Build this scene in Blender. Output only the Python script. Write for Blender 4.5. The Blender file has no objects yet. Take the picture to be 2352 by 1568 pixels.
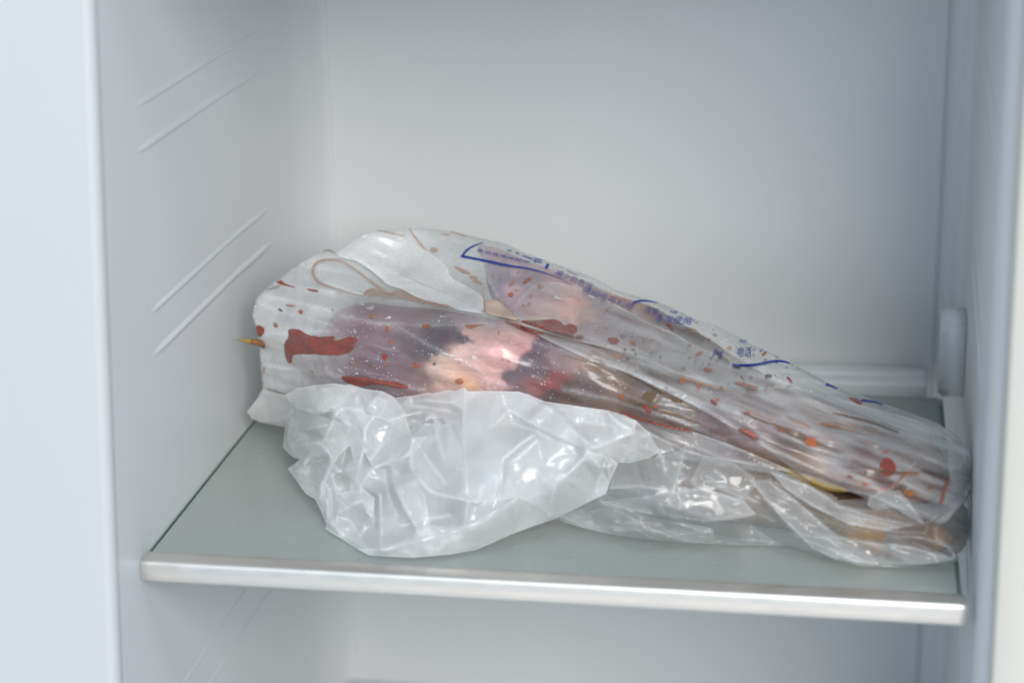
import bpy, bmesh, math, random
import numpy as np
from mathutils import Vector, Matrix
from mathutils.geometry import delaunay_2d_cdt
random.seed(7); rng = np.random.default_rng(7)
sc = bpy.context.scene
COL = sc.collection

# ------------------------------------------------------------------ camera
CAM = np.array([0.3588, -0.9343, 0.4439]); YAW, PITCH, ROLL, FPX = -0.1694, 0.3212, -0.0193, 4719.5
cy_, sy_ = math.cos(YAW), math.sin(YAW); cp_, sp_ = math.cos(PITCH), math.sin(PITCH)
FW = np.array([sy_*cp_, cy_*cp_, -sp_]); R0 = np.array([cy_, -sy_, 0.0]); U0 = np.cross(R0, FW)
c_, s_ = math.cos(ROLL), math.sin(ROLL)
RT, UP = c_*R0 + s_*U0, -s_*R0 + c_*U0
cam_d = bpy.data.cameras.new("camera"); cam = bpy.data.objects.new("camera", cam_d); COL.objects.link(cam)
m = Matrix.Identity(4)
for i in range(3):
    m[i][0], m[i][1], m[i][2], m[i][3] = RT[i], UP[i], -FW[i], CAM[i]
cam.matrix_world = m
cam_d.sensor_width = 36; cam_d.lens = FPX/2352*36; cam_d.clip_start = 0.01; cam_d.clip_end = 50
cam_d.dof.use_dof = True; cam_d.dof.focus_distance = 1.135; cam_d.dof.aperture_fstop = 4.0
sc.camera = cam

# ------------------------------------------------------------------ world and lamps
w = bpy.data.worlds.new("World"); sc.world = w; w.use_nodes = True
w.node_tree.nodes['Background'].inputs[0].default_value = (0.63, 0.80, 1.0, 1)
w.node_tree.nodes['Background'].inputs[1].default_value = 0.54
def area(name, loc, target, sx, sy, power, col):
    l = bpy.data.lights.new(name, 'AREA'); l.shape = 'RECTANGLE'; l.size = sx; l.size_y = sy; l.energy = power; l.color = col
    o = bpy.data.objects.new(name, l); COL.objects.link(o); o.location = loc
    o.rotation_euler = (Vector(target)-Vector(loc)).to_track_quat('-Z', 'Y').to_euler()
    return o
area('window_light', (1.5, -3.0, 1.62), (0.18, 0.15, 0.06), 1.9, 1.6, 107, (1.0, 0.98, 0.94))
area('cool_fill', (-1.7, -2.3, 0.75), (0.3, 0.15, 0.08), 1.0, 1.0, 11, (0.72, 0.85, 1.0))  # added fill lamp, lifts the right wall and back panel with cool light
area('overhead_highlight_lamp', (0.55, -0.80, 1.95), (0.38, 0.05, 0.05), 0.45, 0.45, 7, (0.95, 0.98, 1.0))  # added lamp overhead, puts highlights on the film tops and trim
area('floor_bounce', (0.2, -1.2, -0.9), (0.2, 0.1, 0.05), 1.2, 0.8, 3.5, (1.0, 0.90, 0.78))
sc.view_settings.view_transform = 'Standard'; sc.view_settings.look = 'None'
sc.view_settings.exposure = 0.0; sc.view_settings.gamma = 1.0
sc.cycles.transparent_max_bounces = 40; sc.cycles.max_bounces = 14
sc.cycles.transmission_bounces = 12; sc.cycles.caustics_reflective = False; sc.cycles.caustics_refractive = False

# ------------------------------------------------------------------ helpers
K = 2352/4096
def rays(q):
    """directions of sight lines through photograph positions (4096 px frame)"""
    q = np.asarray(q, float).reshape(-1, 2)*K
    return FW[None, :] + RT[None, :]*((q[:, 0]-1176)/FPX)[:, None] + UP[None, :]*((784-q[:, 1])/FPX)[:, None]
def at_y(q, y):
    d = rays(q); t = (np.asarray(y)-CAM[1])/d[:, 1]
    return CAM[None, :] + d*t[:, None]
def floor_y(q):
    """y at which the line meets the shelf glass (large if above)"""
    d = rays(q); t = np.where(d[:, 2] < -1e-6, (0.0012-CAM[2])/np.minimum(d[:, 2], -1e-6), 99)
    return CAM[1] + d[:, 1]*t

class TPS:
    def __init__(s, pts):
        p = np.array(pts, float); s.c = p[:, :2]/1000.0; n = len(p)
        A = s.k(s.c, s.c) + np.eye(n)*2e-4
        P = np.c_[np.ones(n), s.c]
        M = np.zeros((n+3, n+3)); M[:n, :n] = A; M[:n, n:] = P; M[n:, :n] = P.T
        s.v = p[:, 2:].shape[1]
        s.w = np.linalg.solve(M, np.r_[p[:, 2:], np.zeros((3, s.v))])
    def k(s, a, b):
        r2 = ((a[:, None, :]-b[None, :, :])**2).sum(2)
        return 0.5*r2*np.log(r2+1e-12)
    def __call__(s, q):
        q = np.asarray(q, float).reshape(-1, 2)/1000.0
        return (s.k(q, s.c) @ s.w[:-3] + np.c_[np.ones(len(q)), q] @ s.w[-3:])

def hash2(ix, iy, seed):
    h = (ix.astype(np.int64)*374761393 + iy.astype(np.int64)*668265263 + seed*1442695041) & 0xffffffff
    h = ((h ^ (h >> 13))*1274126177) & 0xffffffff
    return ((h ^ (h >> 16)) & 0xffff)/65535.0
def vnoise(q, scale, seed=0, ang=0.0, stretch=1.0):
    q = np.asarray(q, float).reshape(-1, 2); c, s = math.cos(ang), math.sin(ang)
    x = (q[:, 0]*c+q[:, 1]*s)/(scale*stretch); y = (-q[:, 0]*s+q[:, 1]*c)/scale
    ix, iy = np.floor(x), np.floor(y); fx, fy = x-ix, y-iy
    fx = fx*fx*fx*(fx*(fx*6-15)+10); fy = fy*fy*fy*(fy*(fy*6-15)+10)
    a = hash2(ix, iy, seed); b = hash2(ix+1, iy, seed); c2 = hash2(ix, iy+1, seed); d = hash2(ix+1, iy+1, seed)
    return ((a*(1-fx)+b*fx)*(1-fy)+(c2*(1-fx)+d*fx)*fy)*2-1
def polydist(q, line):
    q = np.asarray(q, float).reshape(-1, 2); L = np.array(line, float); best = np.full(len(q), 1e9)
    for a, b in zip(L[:-1], L[1:]):
        ab = b-a; t = np.clip(((q-a)@ab)/(ab@ab+1e-9), 0, 1)
        d = np.hypot(*(q-(a+t[:, None]*ab)).T); best = np.minimum(best, d)
    return best
def inside(q, poly):
    x, y = q[:, 0], q[:, 1]; r = np.zeros(len(q), bool); P = np.array(poly, float)
    for (x1, y1), (x2, y2) in zip(P, np.roll(P, -1, 0)):
        c = ((y1 > y) != (y2 > y)) & (x < (x2-x1)*(y-y1)/((y2-y1) if abs(y2-y1) > 1e-9 else 1e-9)+x1)
        r ^= c
    return r
def resample(pts, step, closed=True):
    P = np.array(pts, float)
    if closed: P = np.r_[P, P[:1]]
    seg = np.hypot(*np.diff(P, axis=0).T); s = np.r_[0, np.cumsum(seg)]
    n = max(3, int(round(s[-1]/step))); t = np.linspace(0, s[-1], n+1)
    Q = np.c_[np.interp(t, s, P[:, 0]), np.interp(t, s, P[:, 1])]
    return Q[:-1] if closed else Q
def smooth_poly(pts, it=2, closed=True):
    P = np.array(pts, float)
    for _ in range(it):
        if closed:
            N = np.roll(P, -1, 0); P = np.stack([P*.75+N*.25, P*.25+N*.75], 1).reshape(-1, 2)
        else:
            A, N = P[:-1], P[1:]; M = np.stack([A*.75+N*.25, A*.25+N*.75], 1).reshape(-1, 2); P = np.r_[P[:1], M, P[-1:]]
    return P
def tri_sheet(poly, step, extra=None, jitter=.22):
    """triangulated outline: boundary first, then inner points; returns (points, triangles, boundary count)"""
    B = resample(poly, step); nb = len(B)
    x0, y0 = B.min(0); x1, y1 = B.max(0)
    xs = np.arange(x0, x1, step); ys = np.arange(y0, y1, step*.87)
    g = np.array([(x+(j % 2)*step*.5, y) for j, y in enumerate(ys) for x in xs])
    if len(g): g = g + rng.uniform(-jitter, jitter, g.shape)*step
    else: g = np.zeros((0, 2))
    if len(g):
        g = g[inside(g, B)]
    if len(g):
        g = g[polydist(g, np.r_[B, B[:1]]) > step*.45]
    V = np.r_[B, g]
    r = delaunay_2d_cdt([Vector(v) for v in V], [], [list(range(nb))], 1, 1e-4, False)
    V = np.array([tuple(v) for v in r[0]]); F = np.array([tuple(f) for f in r[2] if len(f) == 3])
    F = F[inside(V[F].mean(1), B)]
    return V, [tuple(int(i) for i in f) for f in F], nb
def boundary_mask(n, F):
    cnt = {}
    for f in F:
        for a, b in zip(f, f[1:]+f[:1]):
            k = (a, b) if a < b else (b, a); cnt[k] = cnt.get(k, 0)+1
    m = np.zeros(n, bool)
    for (a, b), c in cnt.items():
        if c == 1: m[a] = m[b] = True
    return m, cnt
def laplace(val, F, it, keep=None, f=.6):
    E = set()
    for t in F:
        for a, b in zip(t, t[1:]+t[:1]): E.add((min(a, b), max(a, b)))
    E = np.array(list(E)); deg = np.zeros(len(val)); np.add.at(deg, E[:, 0], 1); np.add.at(deg, E[:, 1], 1)
    for _ in range(it):
        s = np.zeros_like(val); np.add.at(s, E[:, 0], val[E[:, 1]]); np.add.at(s, E[:, 1], val[E[:, 0]])
        nv = val*(1-f)+f*s/np.maximum(deg, 1)
        if keep is not None: nv[keep] = val[keep]
        val = nv
    return val
def mesh_obj(name, verts, faces, mat, parent=None, smooth=True, cols=None, attr=None):
    me = bpy.data.meshes.new(name); me.from_pydata([tuple(map(float, v)) for v in verts], [], [tuple(f) for f in faces])
    if cols is not None:
        a = me.color_attributes.new('tint', 'FLOAT_COLOR', 'POINT')
        a.data.foreach_set('color', np.c_[cols, np.ones(len(cols))].astype(np.float32).ravel())
    if attr is not None:
        a = me.attributes.new('haze', 'FLOAT', 'POINT'); a.data.foreach_set('value', np.asarray(attr, np.float32))
    if smooth: me.polygons.foreach_set('use_smooth', [True]*len(me.polygons))
    if mat: me.materials.append(mat)
    me.update()
    o = bpy.data.objects.new(name, me); COL.objects.link(o)
    if parent: o.parent = parent
    return o
def thing(name, label, cat, loc=(0, 0, 0)):
    o = bpy.data.objects.new(name, None); COL.objects.link(o); o.empty_display_size = .02
    o['label'] = label; o['category'] = cat
    return o
def bm_obj(name, bm, mat, parent=None, smooth=True):
    bmesh.ops.recalc_face_normals(bm, faces=bm.faces)
    me = bpy.data.meshes.new(name); bm.to_mesh(me); bm.free()
    if smooth: me.polygons.foreach_set('use_smooth', [True]*len(me.polygons))
    me.materials.append(mat); o = bpy.data.objects.new(name, me); COL.objects.link(o)
    if parent: o.parent = parent
    return o
def box_bm(x0, x1, y0, y1, z0, z1, bev=.001, seg=2):
    bm = bmesh.new(); bmesh.ops.create_cube(bm, size=1)
    for v in bm.verts:
        v.co = ((x0+x1)/2+v.co.x*(x1-x0), (y0+y1)/2+v.co.y*(y1-y0), (z0+z1)/2+v.co.z*(z1-z0))
    if bev: bmesh.ops.bevel(bm, geom=bm.edges[:], offset=bev, segments=seg, affect='EDGES', profile=.5)
    return bm
def lin(c):
    c = np.asarray(c, float)/255.0
    return np.where(c <= .04045, c/12.92, ((c+.055)/1.055)**2.4)

# ------------------------------------------------------------------ materials
def newmat(name):
    m = bpy.data.materials.new(name); m.use_nodes = True; nt = m.node_tree
    for n in list(nt.nodes): nt.nodes.remove(n)
    out = nt.nodes.new('ShaderNodeOutputMaterial')
    return m, nt, out
def node(nt, t, **kw):
    n = nt.nodes.new(t)
    for k, v in kw.items():
        if k in n.inputs: n.inputs[k].default_value = v
        else: setattr(n, k, v)
    return n
def principled(name, col, rough=.4, metal=0, ior=1.5, bump=0, bscale=60, rvar=0, cvar=0, cscale=20):
    m, nt, out = newmat(name); L = nt.links.new
    p = node(nt, 'ShaderNodeBsdfPrincipled'); p.inputs['Base Color'].default_value = (*col, 1)
    p.inputs['Roughness'].default_value = rough; p.inputs['Metallic'].default_value = metal; p.inputs['IOR'].default_value = ior
    L(p.outputs[0], out.inputs[0]); tc = node(nt, 'ShaderNodeTexCoord')
    if bump:
        n = node(nt, 'ShaderNodeTexNoise', Scale=bscale, Detail=4.0); L(tc.outputs['Object'], n.inputs['Vector'])
        b = node(nt, 'ShaderNodeBump', Strength=bump, Distance=.001); L(n.outputs[0], b.inputs['Height']); L(b.outputs[0], p.inputs['Normal'])
    if rvar or cvar:
        n = node(nt, 'ShaderNodeTexNoise', Scale=cscale, Detail=5.0); L(tc.outputs['Object'], n.inputs['Vector'])
        if rvar:
            r = node(nt, 'ShaderNodeMapRange'); r.inputs[3].default_value = max(0, rough-rvar); r.inputs[4].default_value = rough+rvar
            r.inputs[1].default_value = .3; r.inputs[2].default_value = .7
            L(n.outputs[0], r.inputs[0]); L(r.outputs[0], p.inputs['Roughness'])
        if cvar:
            x = node(nt, 'ShaderNodeMix', data_type='RGBA'); L(n.outputs[0], x.inputs[0])
            x.inputs[6].default_value = (*[c*(1-cvar) for c in col], 1); x.inputs[7].default_value = (*[min(1, c*(1+cvar)) for c in col], 1)
            L(x.outputs[2], p.inputs['Base Color'])
    return m
M_LINER = principled('white_liner_plastic', (.715, .725, .73), .42, bump=.04, bscale=90, cvar=.012, cscale=8)
M_PANEL = principled('white_back_panel_plastic', (.755, .765, .765), .42, bump=.03, bscale=120, cvar=.012, cscale=6)
M_TRIM = principled('brushed_aluminium', (.83, .80, .75), .46, metal=1, bump=.03, bscale=300, rvar=.05, cscale=60)
M_WHITE = principled('white_trim_plastic', (.87, .88, .88), .3)
M_CREAM = principled('cream_door_frame', (.74, .70, .62), .45)
M_FRAME = principled('dimmed_frame_plastic', (.565, .57, .57), .5, bump=.03, bscale=90, cvar=.01, cscale=8)  # darker copy of the liner plastic, dimming the bright flange by colour
M_SEAM = principled('grey_seam', (.66, .68, .70), .6)
M_GLASS = principled('frosted_green_glass', (.36, .39, .37), .24, rvar=.14, cvar=.10, cscale=16, ior=1.5)
M_EDGE = principled('green_glass_edge', (.13, .19, .165), .2)

def film_mat(name, haze=.3, gloss_rough=.16, tint=(.965, .965, .965), wet=0.0, bscale=260, bstr=.25, clear=(.97, .975, .97), attr=True, spec=1.0, streak=None, grain=.35):
    """thin milky polyethylene: what is behind shows through, the rest scatters; glossy skin on top"""
    m, nt, out = newmat(name); L = nt.links.new
    tc = node(nt, 'ShaderNodeTexCoord')
    n1 = node(nt, 'ShaderNodeTexNoise', Scale=bscale, Detail=3.0, Distortion=.6); 
    if streak:
        mpp = node(nt, 'ShaderNodeMapping'); mpp.inputs['Scale'].default_value = streak; mpp.inputs['Rotation'].default_value = (0, -.12, .25)
        L(tc.outputs['Object'], mpp.inputs[0]); L(mpp.outputs[0], n1.inputs['Vector'])
    else: L(tc.outputs['Object'], n1.inputs['Vector'])
    bp = node(nt, 'ShaderNodeBump', Strength=bstr, Distance=.0006); L(n1.outputs[0], bp.inputs['Height'])
    df = node(nt, 'ShaderNodeBsdfDiffuse'); df.inputs[0].default_value = (*tint, 1); L(bp.outputs[0], df.inputs['Normal'])
    tl = node(nt, 'ShaderNodeBsdfTranslucent'); tl.inputs[0].default_value = (*tint, 1)
    mx = node(nt, 'ShaderNodeMixShader'); mx.inputs[0].default_value = .22; L(df.outputs[0], mx.inputs[1]); L(tl.outputs[0], mx.inputs[2])
    tr = node(nt, 'ShaderNodeBsdfTransparent'); tr.inputs[0].default_value = (*clear, 1)
    # path through the film grows at a slant
    lw = node(nt, 'ShaderNodeLayerWeight', Blend=.5)
    pw = node(nt, 'ShaderNodeMath', operation='POWER'); L(lw.outputs['Facing'], pw.inputs[0]); pw.inputs[1].default_value = 2.2
    n2 = node(nt, 'ShaderNodeTexNoise', Scale=45.0, Detail=9.0, Roughness=.72); L(tc.outputs['Object'], n2.inputs['Vector'])
    mr = node(nt, 'ShaderNodeMapRange'); mr.inputs[1].default_value = .3; mr.inputs[2].default_value = .7; mr.inputs[3].default_value = 1-grain; mr.inputs[4].default_value = 1+grain
    L(n2.outputs[0], mr.inputs[0])
    hz = node(nt, 'ShaderNodeMath', operation='MULTIPLY'); L(mr.outputs[0], hz.inputs[0])
    if attr:
        at = node(nt, 'ShaderNodeAttribute', attribute_name='haze'); L(at.outputs['Fac'], hz.inputs[1])
    else: hz.inputs[1].default_value = haze
    ad = node(nt, 'ShaderNodeMath', operation='MULTIPLY_ADD', use_clamp=True); L(pw.outputs[0], ad.inputs[0]); ad.inputs[1].default_value = .13; L(hz.outputs[0], ad.inputs[2])
    m2 = node(nt, 'ShaderNodeMixShader'); L(ad.outputs[0], m2.inputs[0]); L(tr.outputs[0], m2.inputs[1]); L(mx.outputs[0], m2.inputs[2])
    gl = node(nt, 'ShaderNodeBsdfGlossy', Roughness=gloss_rough); gl.inputs[0].default_value = (1, 1, 1, 1); L(bp.outputs[0], gl.inputs['Normal'])
    lf = node(nt, 'ShaderNodeLayerWeight', Blend=.5); L(bp.outputs[0], lf.inputs['Normal'])
    p5 = node(nt, 'ShaderNodeMath', operation='POWER'); L(lf.outputs['Facing'], p5.inputs[0]); p5.inputs[1].default_value = 5.0
    fr = node(nt, 'ShaderNodeMath', operation='MULTIPLY_ADD', use_clamp=True); L(p5.outputs[0], fr.inputs[0]); fr.inputs[1].default_value = .92; fr.inputs[2].default_value = .045
    fm = node(nt, 'ShaderNodeMath', operation='MULTIPLY'); L(fr.outputs[0], fm.inputs[0]); fm.inputs[1].default_value = spec
    m3 = node(nt, 'ShaderNodeMixShader'); L(fm.outputs[0], m3.inputs[0]); L(m2.outputs[0], m3.inputs[1]); L(gl.outputs[0], m3.inputs[2])
    L(m3.outputs[0], out.inputs[0])
    return m
M_FILM = film_mat('printed_bag_film', bstr=.34, gloss_rough=.21, spec=.85, streak=(.22, 1, 1))
M_CLEAR = film_mat('clear_bag_film', bstr=.05, gloss_rough=.14, bscale=120, spec=.9, grain=.12, clear=(.97, .972, .965))

def meat_mat():
    m, nt, out = newmat('frozen_meat'); L = nt.links.new
    at = node(nt, 'ShaderNodeAttribute', attribute_name='tint'); tc = node(nt, 'ShaderNodeTexCoord')
    p = node(nt, 'ShaderNodeBsdfPrincipled', Roughness=.45); p.inputs['Subsurface Weight'].default_value = .0
    mp = node(nt, 'ShaderNodeMapping'); mp.inputs['Scale'].default_value = (60, 110, 160); mp.inputs['Rotation'].default_value = (0, .25, 0); L(tc.outputs['Object'], mp.inputs[0])
    n = node(nt, 'ShaderNodeTexNoise', Scale=1.0, Detail=6.0, Roughness=.65, Distortion=.5); L(mp.outputs[0], n.inputs['Vector'])
    mr = node(nt, 'ShaderNodeMapRange'); mr.inputs[1].default_value = .25; mr.inputs[2].default_value = .75; mr.inputs[3].default_value = .58; mr.inputs[4].default_value = 1.32; L(n.outputs[0], mr.inputs[0])
    mu = node(nt, 'ShaderNodeMix', data_type='RGBA', blend_type='MULTIPLY'); mu.inputs[0].default_value = 1; L(at.outputs['Color'], mu.inputs[6]); L(mr.outputs[0], mu.inputs[7])
    # frost crystals stuck on the meat
    v = node(nt, 'ShaderNodeTexVoronoi', Scale=420.0); L(tc.outputs['Object'], v.inputs['Vector'])
    n3 = node(nt, 'ShaderNodeTexNoise', Scale=38.0, Detail=3.0); L(tc.outputs['Object'], n3.inputs['Vector'])
    th = node(nt, 'ShaderNodeMapRange'); th.inputs[1].default_value = .50; th.inputs[2].default_value = .72; th.inputs[3].default_value = .0; th.inputs[4].default_value = .34; L(n3.outputs[0], th.inputs[0])
    lt = node(nt, 'ShaderNodeMath', operation='LESS_THAN'); L(v.outputs['Distance'], lt.inputs[0]); L(th.outputs[0], lt.inputs[1])
    fm = node(nt, 'ShaderNodeMath', operation='MULTIPLY'); L(lt.outputs[0], fm.inputs[0]); fm.inputs[1].default_value = .75
    mf = node(nt, 'ShaderNodeMix', data_type='RGBA'); L(fm.outputs[0], mf.inputs[0]); L(mu.outputs[2], mf.inputs[6]); mf.inputs[7].default_value = (.80, .78, .77, 1)
    L(mf.outputs[2], p.inputs['Base Color'])
    b = node(nt, 'ShaderNodeBump', Strength=.3, Distance=.001); L(n.outputs[0], b.inputs['Height']); L(b.outputs[0], p.inputs['Normal'])
    L(p.outputs[0], out.inputs[0]); return m
M_MEAT = meat_mat()
def stain_mat(name, col, alpha, rough=.25):
    m, nt, out = newmat(name); L = nt.links.new
    p = node(nt, 'ShaderNodeBsdfPrincipled', Roughness=rough); tc = node(nt, 'ShaderNodeTexCoord')
    n = node(nt, 'ShaderNodeTexNoise', Scale=170.0, Detail=4.0); L(tc.outputs['Object'], n.inputs['Vector'])
    x = node(nt, 'ShaderNodeMix', data_type='RGBA'); L(n.outputs[0], x.inputs[0])
    x.inputs[6].default_value = (*[c*.65 for c in col], 1); x.inputs[7].default_value = (*[min(1, c*1.3) for c in col], 1); L(x.outputs[2], p.inputs['Base Color'])
    t = node(nt, 'ShaderNodeBsdfTransparent'); mx = node(nt, 'ShaderNodeMixShader'); 
    r = node(nt, 'ShaderNodeMapRange'); r.inputs[1].default_value = .3; r.inputs[2].default_value = .7; r.inputs[3].default_value = alpha*.8; r.inputs[4].default_value = min(1, alpha*1.15)
    L(n.outputs[0], r.inputs[0]); L(r.outputs[0], mx.inputs[0]); L(t.outputs[0], mx.inputs[1]); L(p.outputs[0], mx.inputs[2]); L(mx.outputs[0], out.inputs[0])
    return m
STAIN = {
 'red': stain_mat('blood_red', (.30, .05, .032), .86), 'dark': stain_mat('blood_dark', (.30, .078, .058), .87),
 'orange': stain_mat('blood_orange', (.45, .13, .06), .72), 'tan': stain_mat('dried_juice', (.46, .24, .14), .55),
 'brown': stain_mat('brown_juice', (.17, .10, .055), .75), 'olive': stain_mat('olive_juice', (.26, .20, .13), .55), 'frost': stain_mat('ice_flecks', (.8, .79, .78), .6, .3), 'ochre': stain_mat('ochre_juice', (.34, .15, .04), .85)}
M_INK = principled('blue_ink', (.02, .04, .30), .4)
M_FAT = principled('cream_fat', (.66, .50, .40), .35, cvar=.12, cscale=120, bump=.3, bscale=160)

# ------------------------------------------------------------------ refrigerator
fridge = thing('refrigerator', 'white moulded refrigerator interior with embossed side rails round the glass shelf', 'refrigerator')
ZB, ZT = -.24, .335
YB = .340; XR = .4260
def tilt(y, z, wgt): return y + wgt*.125*(z-.013)
XLY = ([0, .18, .20, .25, .285, .31, .326, .3335], [0, 0, .0004, .002, .0048, .0095, .0165, .022])
def xleft(y): return float(np.interp(y, *XLY))
def arc(cx, cy, r, a0, a1, n):
    return [(cx+r*math.cos(math.radians(a0+(a1-a0)*i/n)), cy+r*math.sin(math.radians(a0+(a1-a0)*i/n))) for i in range(n+1)]
def extrude_profile(name, prof, mat, zs):
    V, F = [], []
    for z in zs:
        for (x, y, wg) in prof: V.append((x, tilt(y, z, wg), z))
    n = len(prof)
    for j in range(len(zs)-1):
        for i in range(n-1): F.append((j*n+i, j*n+i+1, (j+1)*n+i+1, (j+1)*n+i))
    return mesh_obj(name, V, F, mat, fridge)
zs = list(np.linspace(ZB, ZT, 40))
# left: flange -> rounded lip -> wall -> fillet -> behind panel
rl = .0045
prof = [(-.35, -.037, 1), (-.20, -.0372, 1), (-.10, -.0374, 1)] + [(x, y, 1) for x, y in arc(-.0055, -.032, .0055, -91, 0, 12)] + [(0, -.029, 1)]
extrude_profile('front_frame', prof, M_FRAME, zs)
prof = [(0, -.029, 1)]
prof += [(0, -.02, .8), (0, .0, .5), (0, .03, .1), (0, .12, 0)] + [(xleft(y), y, 0) for y in (.16, .20, .23, .25, .27, .285, .30, .31, .318, .325, .330)] + [(.022, .3335, 0), (.0265, .3347, 0), (.032, .335, 0), (.032, YB+.004, 0)]
extrude_profile('liner', prof, M_LINER, zs)
# right
prof = [(.4165, YB+.004, 0), (.4165, .334, 0)] + [(x, y, 0) for x, y in arc(XR-.0015, .326, .007, 90, 0, 6)]
prof += [(XR+.0055, .28, 0), (XR+.0042, .20, 0), (XR+.0015, .10, 0), (XR, .05, 0), (XR, .02, .3)] + [(x, y, .6) for x, y in arc(XR+.03, .004, .03, 180, 219, 10)]
extrude_profile('liner', prof, M_LINER, zs)
# door frame strip past the right lip
prof = [(XR+.0062, -.006, .6), (XR+.0064, -.022, .6), (XR+.0070, -.030, .6), (XR+.0085, -.033, .6), (XR+.05, -.038, .6), (XR+.30, -.045, .6)]
extrude_profile('door_frame', prof, M_CREAM, zs)
# back panel, its edges rounded into seams
prof = [(.0245, YB+.004, 0), (.0245, .3366, 0)] + [(x, y, 0) for x, y in arc(.0275, .3366, .003, 180, 270, 4)] + [(.22, .3336, 0)] + [(x, y, 0) for x, y in arc(.4122, .3366, .003, 270, 360, 4)] + [(.4152, YB+.004, 0)]
extrude_profile('back_panel', prof, M_PANEL, zs)
bm = box_bm(.018, .4225, YB-.0046, YB-.001, ZB, ZT, 0); bm_obj('seam_backing', bm, M_SEAM, fridge, False)
bm_obj('compartment_ceiling', box_bm(-.004, XR+.010, .0, YB+.004, ZT, ZT+.012, .003), M_LINER, fridge)
bm_obj('compartment_floor', box_bm(-.004, XR+.010, .0, YB+.004, ZB-.012, ZB, .003), M_LINER, fridge)

# embossed shelf rails: a long pad with sloping upper and lower edge that dies out at both ends
def rail(side, ztop, zbot):
    ny, nz = 40, 64; ys = np.linspace(.030, .278, ny); d = .0015
    zz = np.linspace(zbot-.006, ztop+.006, nz)
    V, F = [], []
    for y in ys:
        e = min(1, max(0, (y-.030)/.035))*min(1, max(0, (.278-y)/.04)); e = e*e*(3-2*e)
        for z in zz:
            t = max(math.exp(-((z-zbot)/.0023)**2), .85*math.exp(-((z-ztop)/.0020)**2))
            # low edge stands out more than the top one
            hgt = d*e*t
            V.append(((xleft(y)-.0004+hgt) if side < 0 else (XR+float(np.interp(y, [.05, .10, .20, .28], [0, .0015, .0042, .0055]))+.0004-hgt), y, z))
    for i in range(ny-1):
        for j in range(nz-1):
            q = (i*nz+j, i*nz+j+1, (i+1)*nz+j+1, (i+1)*nz+j); F.append(q if side < 0 else q[::-1])
    return mesh_obj('shelf_rail', V, F, M_LINER, fridge)
for k in range(-2, 3):
    zt, zb = .1221+k*.1096, .0991+k*.1096
    if k in (-1,): zt, zb = .0050, -.0180
    if zt > ZT-.01: continue
    for s in ((-1, 1) if k != -1 else (1,)): rail(s, zt, zb)

# ------------------------------------------------------------------ glass shelf
shelf = thing('glass_shelf', 'frosted green glass shelf with brushed metal front edge carrying the bags', 'shelf')
XS0, XS1 = .0012, .4222
bm = box_bm(XS0, XS1-.004, .0085, .300, -.005, 0, .0006, 1); bm_obj('glass_pane', bm, M_GLASS, shelf, False)
bm_obj('glass_edge', box_bm(XS0-.0016, XS0-.0003, .004, .298, -.0055, .0003, 0), M_EDGE, shelf, False)
bm_obj('glass_edge', box_bm(XS1-.0035, XS1-.0022, .004, .298, -.0055, .0003, 0), M_EDGE, shelf, False)
# front trim: rolled metal section
P = [(.0125, .0003), (.0120, .0010), (.008, .0012), (.0012, .0012), (.0002, .0009), (-.0004, .0002), (-.0008, -.0010), (-.0012, -.0090), (-.0004, -.0102), (.0012, -.0106), (.010, -.0106), (.0125, -.0098)]
xs = [XS0-.002, XS0-.0016, XS0-.0006] + list(np.linspace(XS0+.004, XS1-.004, 24)) + [XS1-.0014, XS1-.0008, XS1-.0002]
V, F = [], []; n = len(P)
for i, x in enumerate(xs):
    e = {0: .80, 1: .93}.get(i, 1) if i < 2 else ({len(xs)-1: .80, len(xs)-2: .93}.get(i, 1))
    for (y, z) in P: V.append((x, .006+(y-.006)*e, -.004+(z+.004)*e))
for i in range(len(xs)-1):
    for j in range(n): F.append((i*n+j, (i+1)*n+j, (i+1)*n+(j+1) % n, i*n+(j+1) % n))
F.append(tuple(range(n))[::-1]); F.append(tuple((len(xs)-1)*n+j for j in range(n)))
o = mesh_obj('front_trim', V, F, M_TRIM, shelf)
bm_obj('rear_trim', box_bm(.012, .4105, .300, .314, -.004, .0085, .0022, 3), M_WHITE, shelf)
bm_obj('rear_trim_ledge', box_bm(.012, .4105, .3143, .331, -.004, .0095, .0015, 2), M_WHITE, shelf)
# raised corner stop at the back right
bm = bmesh.new()
sil = [(.290, .004), (.280, .010), (.276, .018), (.276, .050), (.279, .056), (.286, .0585), (.304, .0585), (.309, .055), (.309, .004)]
va = [bm.verts.new((.4166, y, z)) for y, z in sil]; vb = [bm.verts.new((.4330, y, z)) for y, z in sil]
bm.faces.new(va); bm.faces.new(vb[::-1])
for i in range(len(sil)): j = (i+1) % len(sil); bm.faces.new((va[j], va[i], vb[i], vb[j]))
bmesh.ops.recalc_face_normals(bm, faces=bm.faces); bmesh.ops.bevel(bm, geom=bm.edges[:], offset=.002, segments=2, affect='EDGES')
bm_obj('corner_stop', bm, M_WHITE, shelf)

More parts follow.
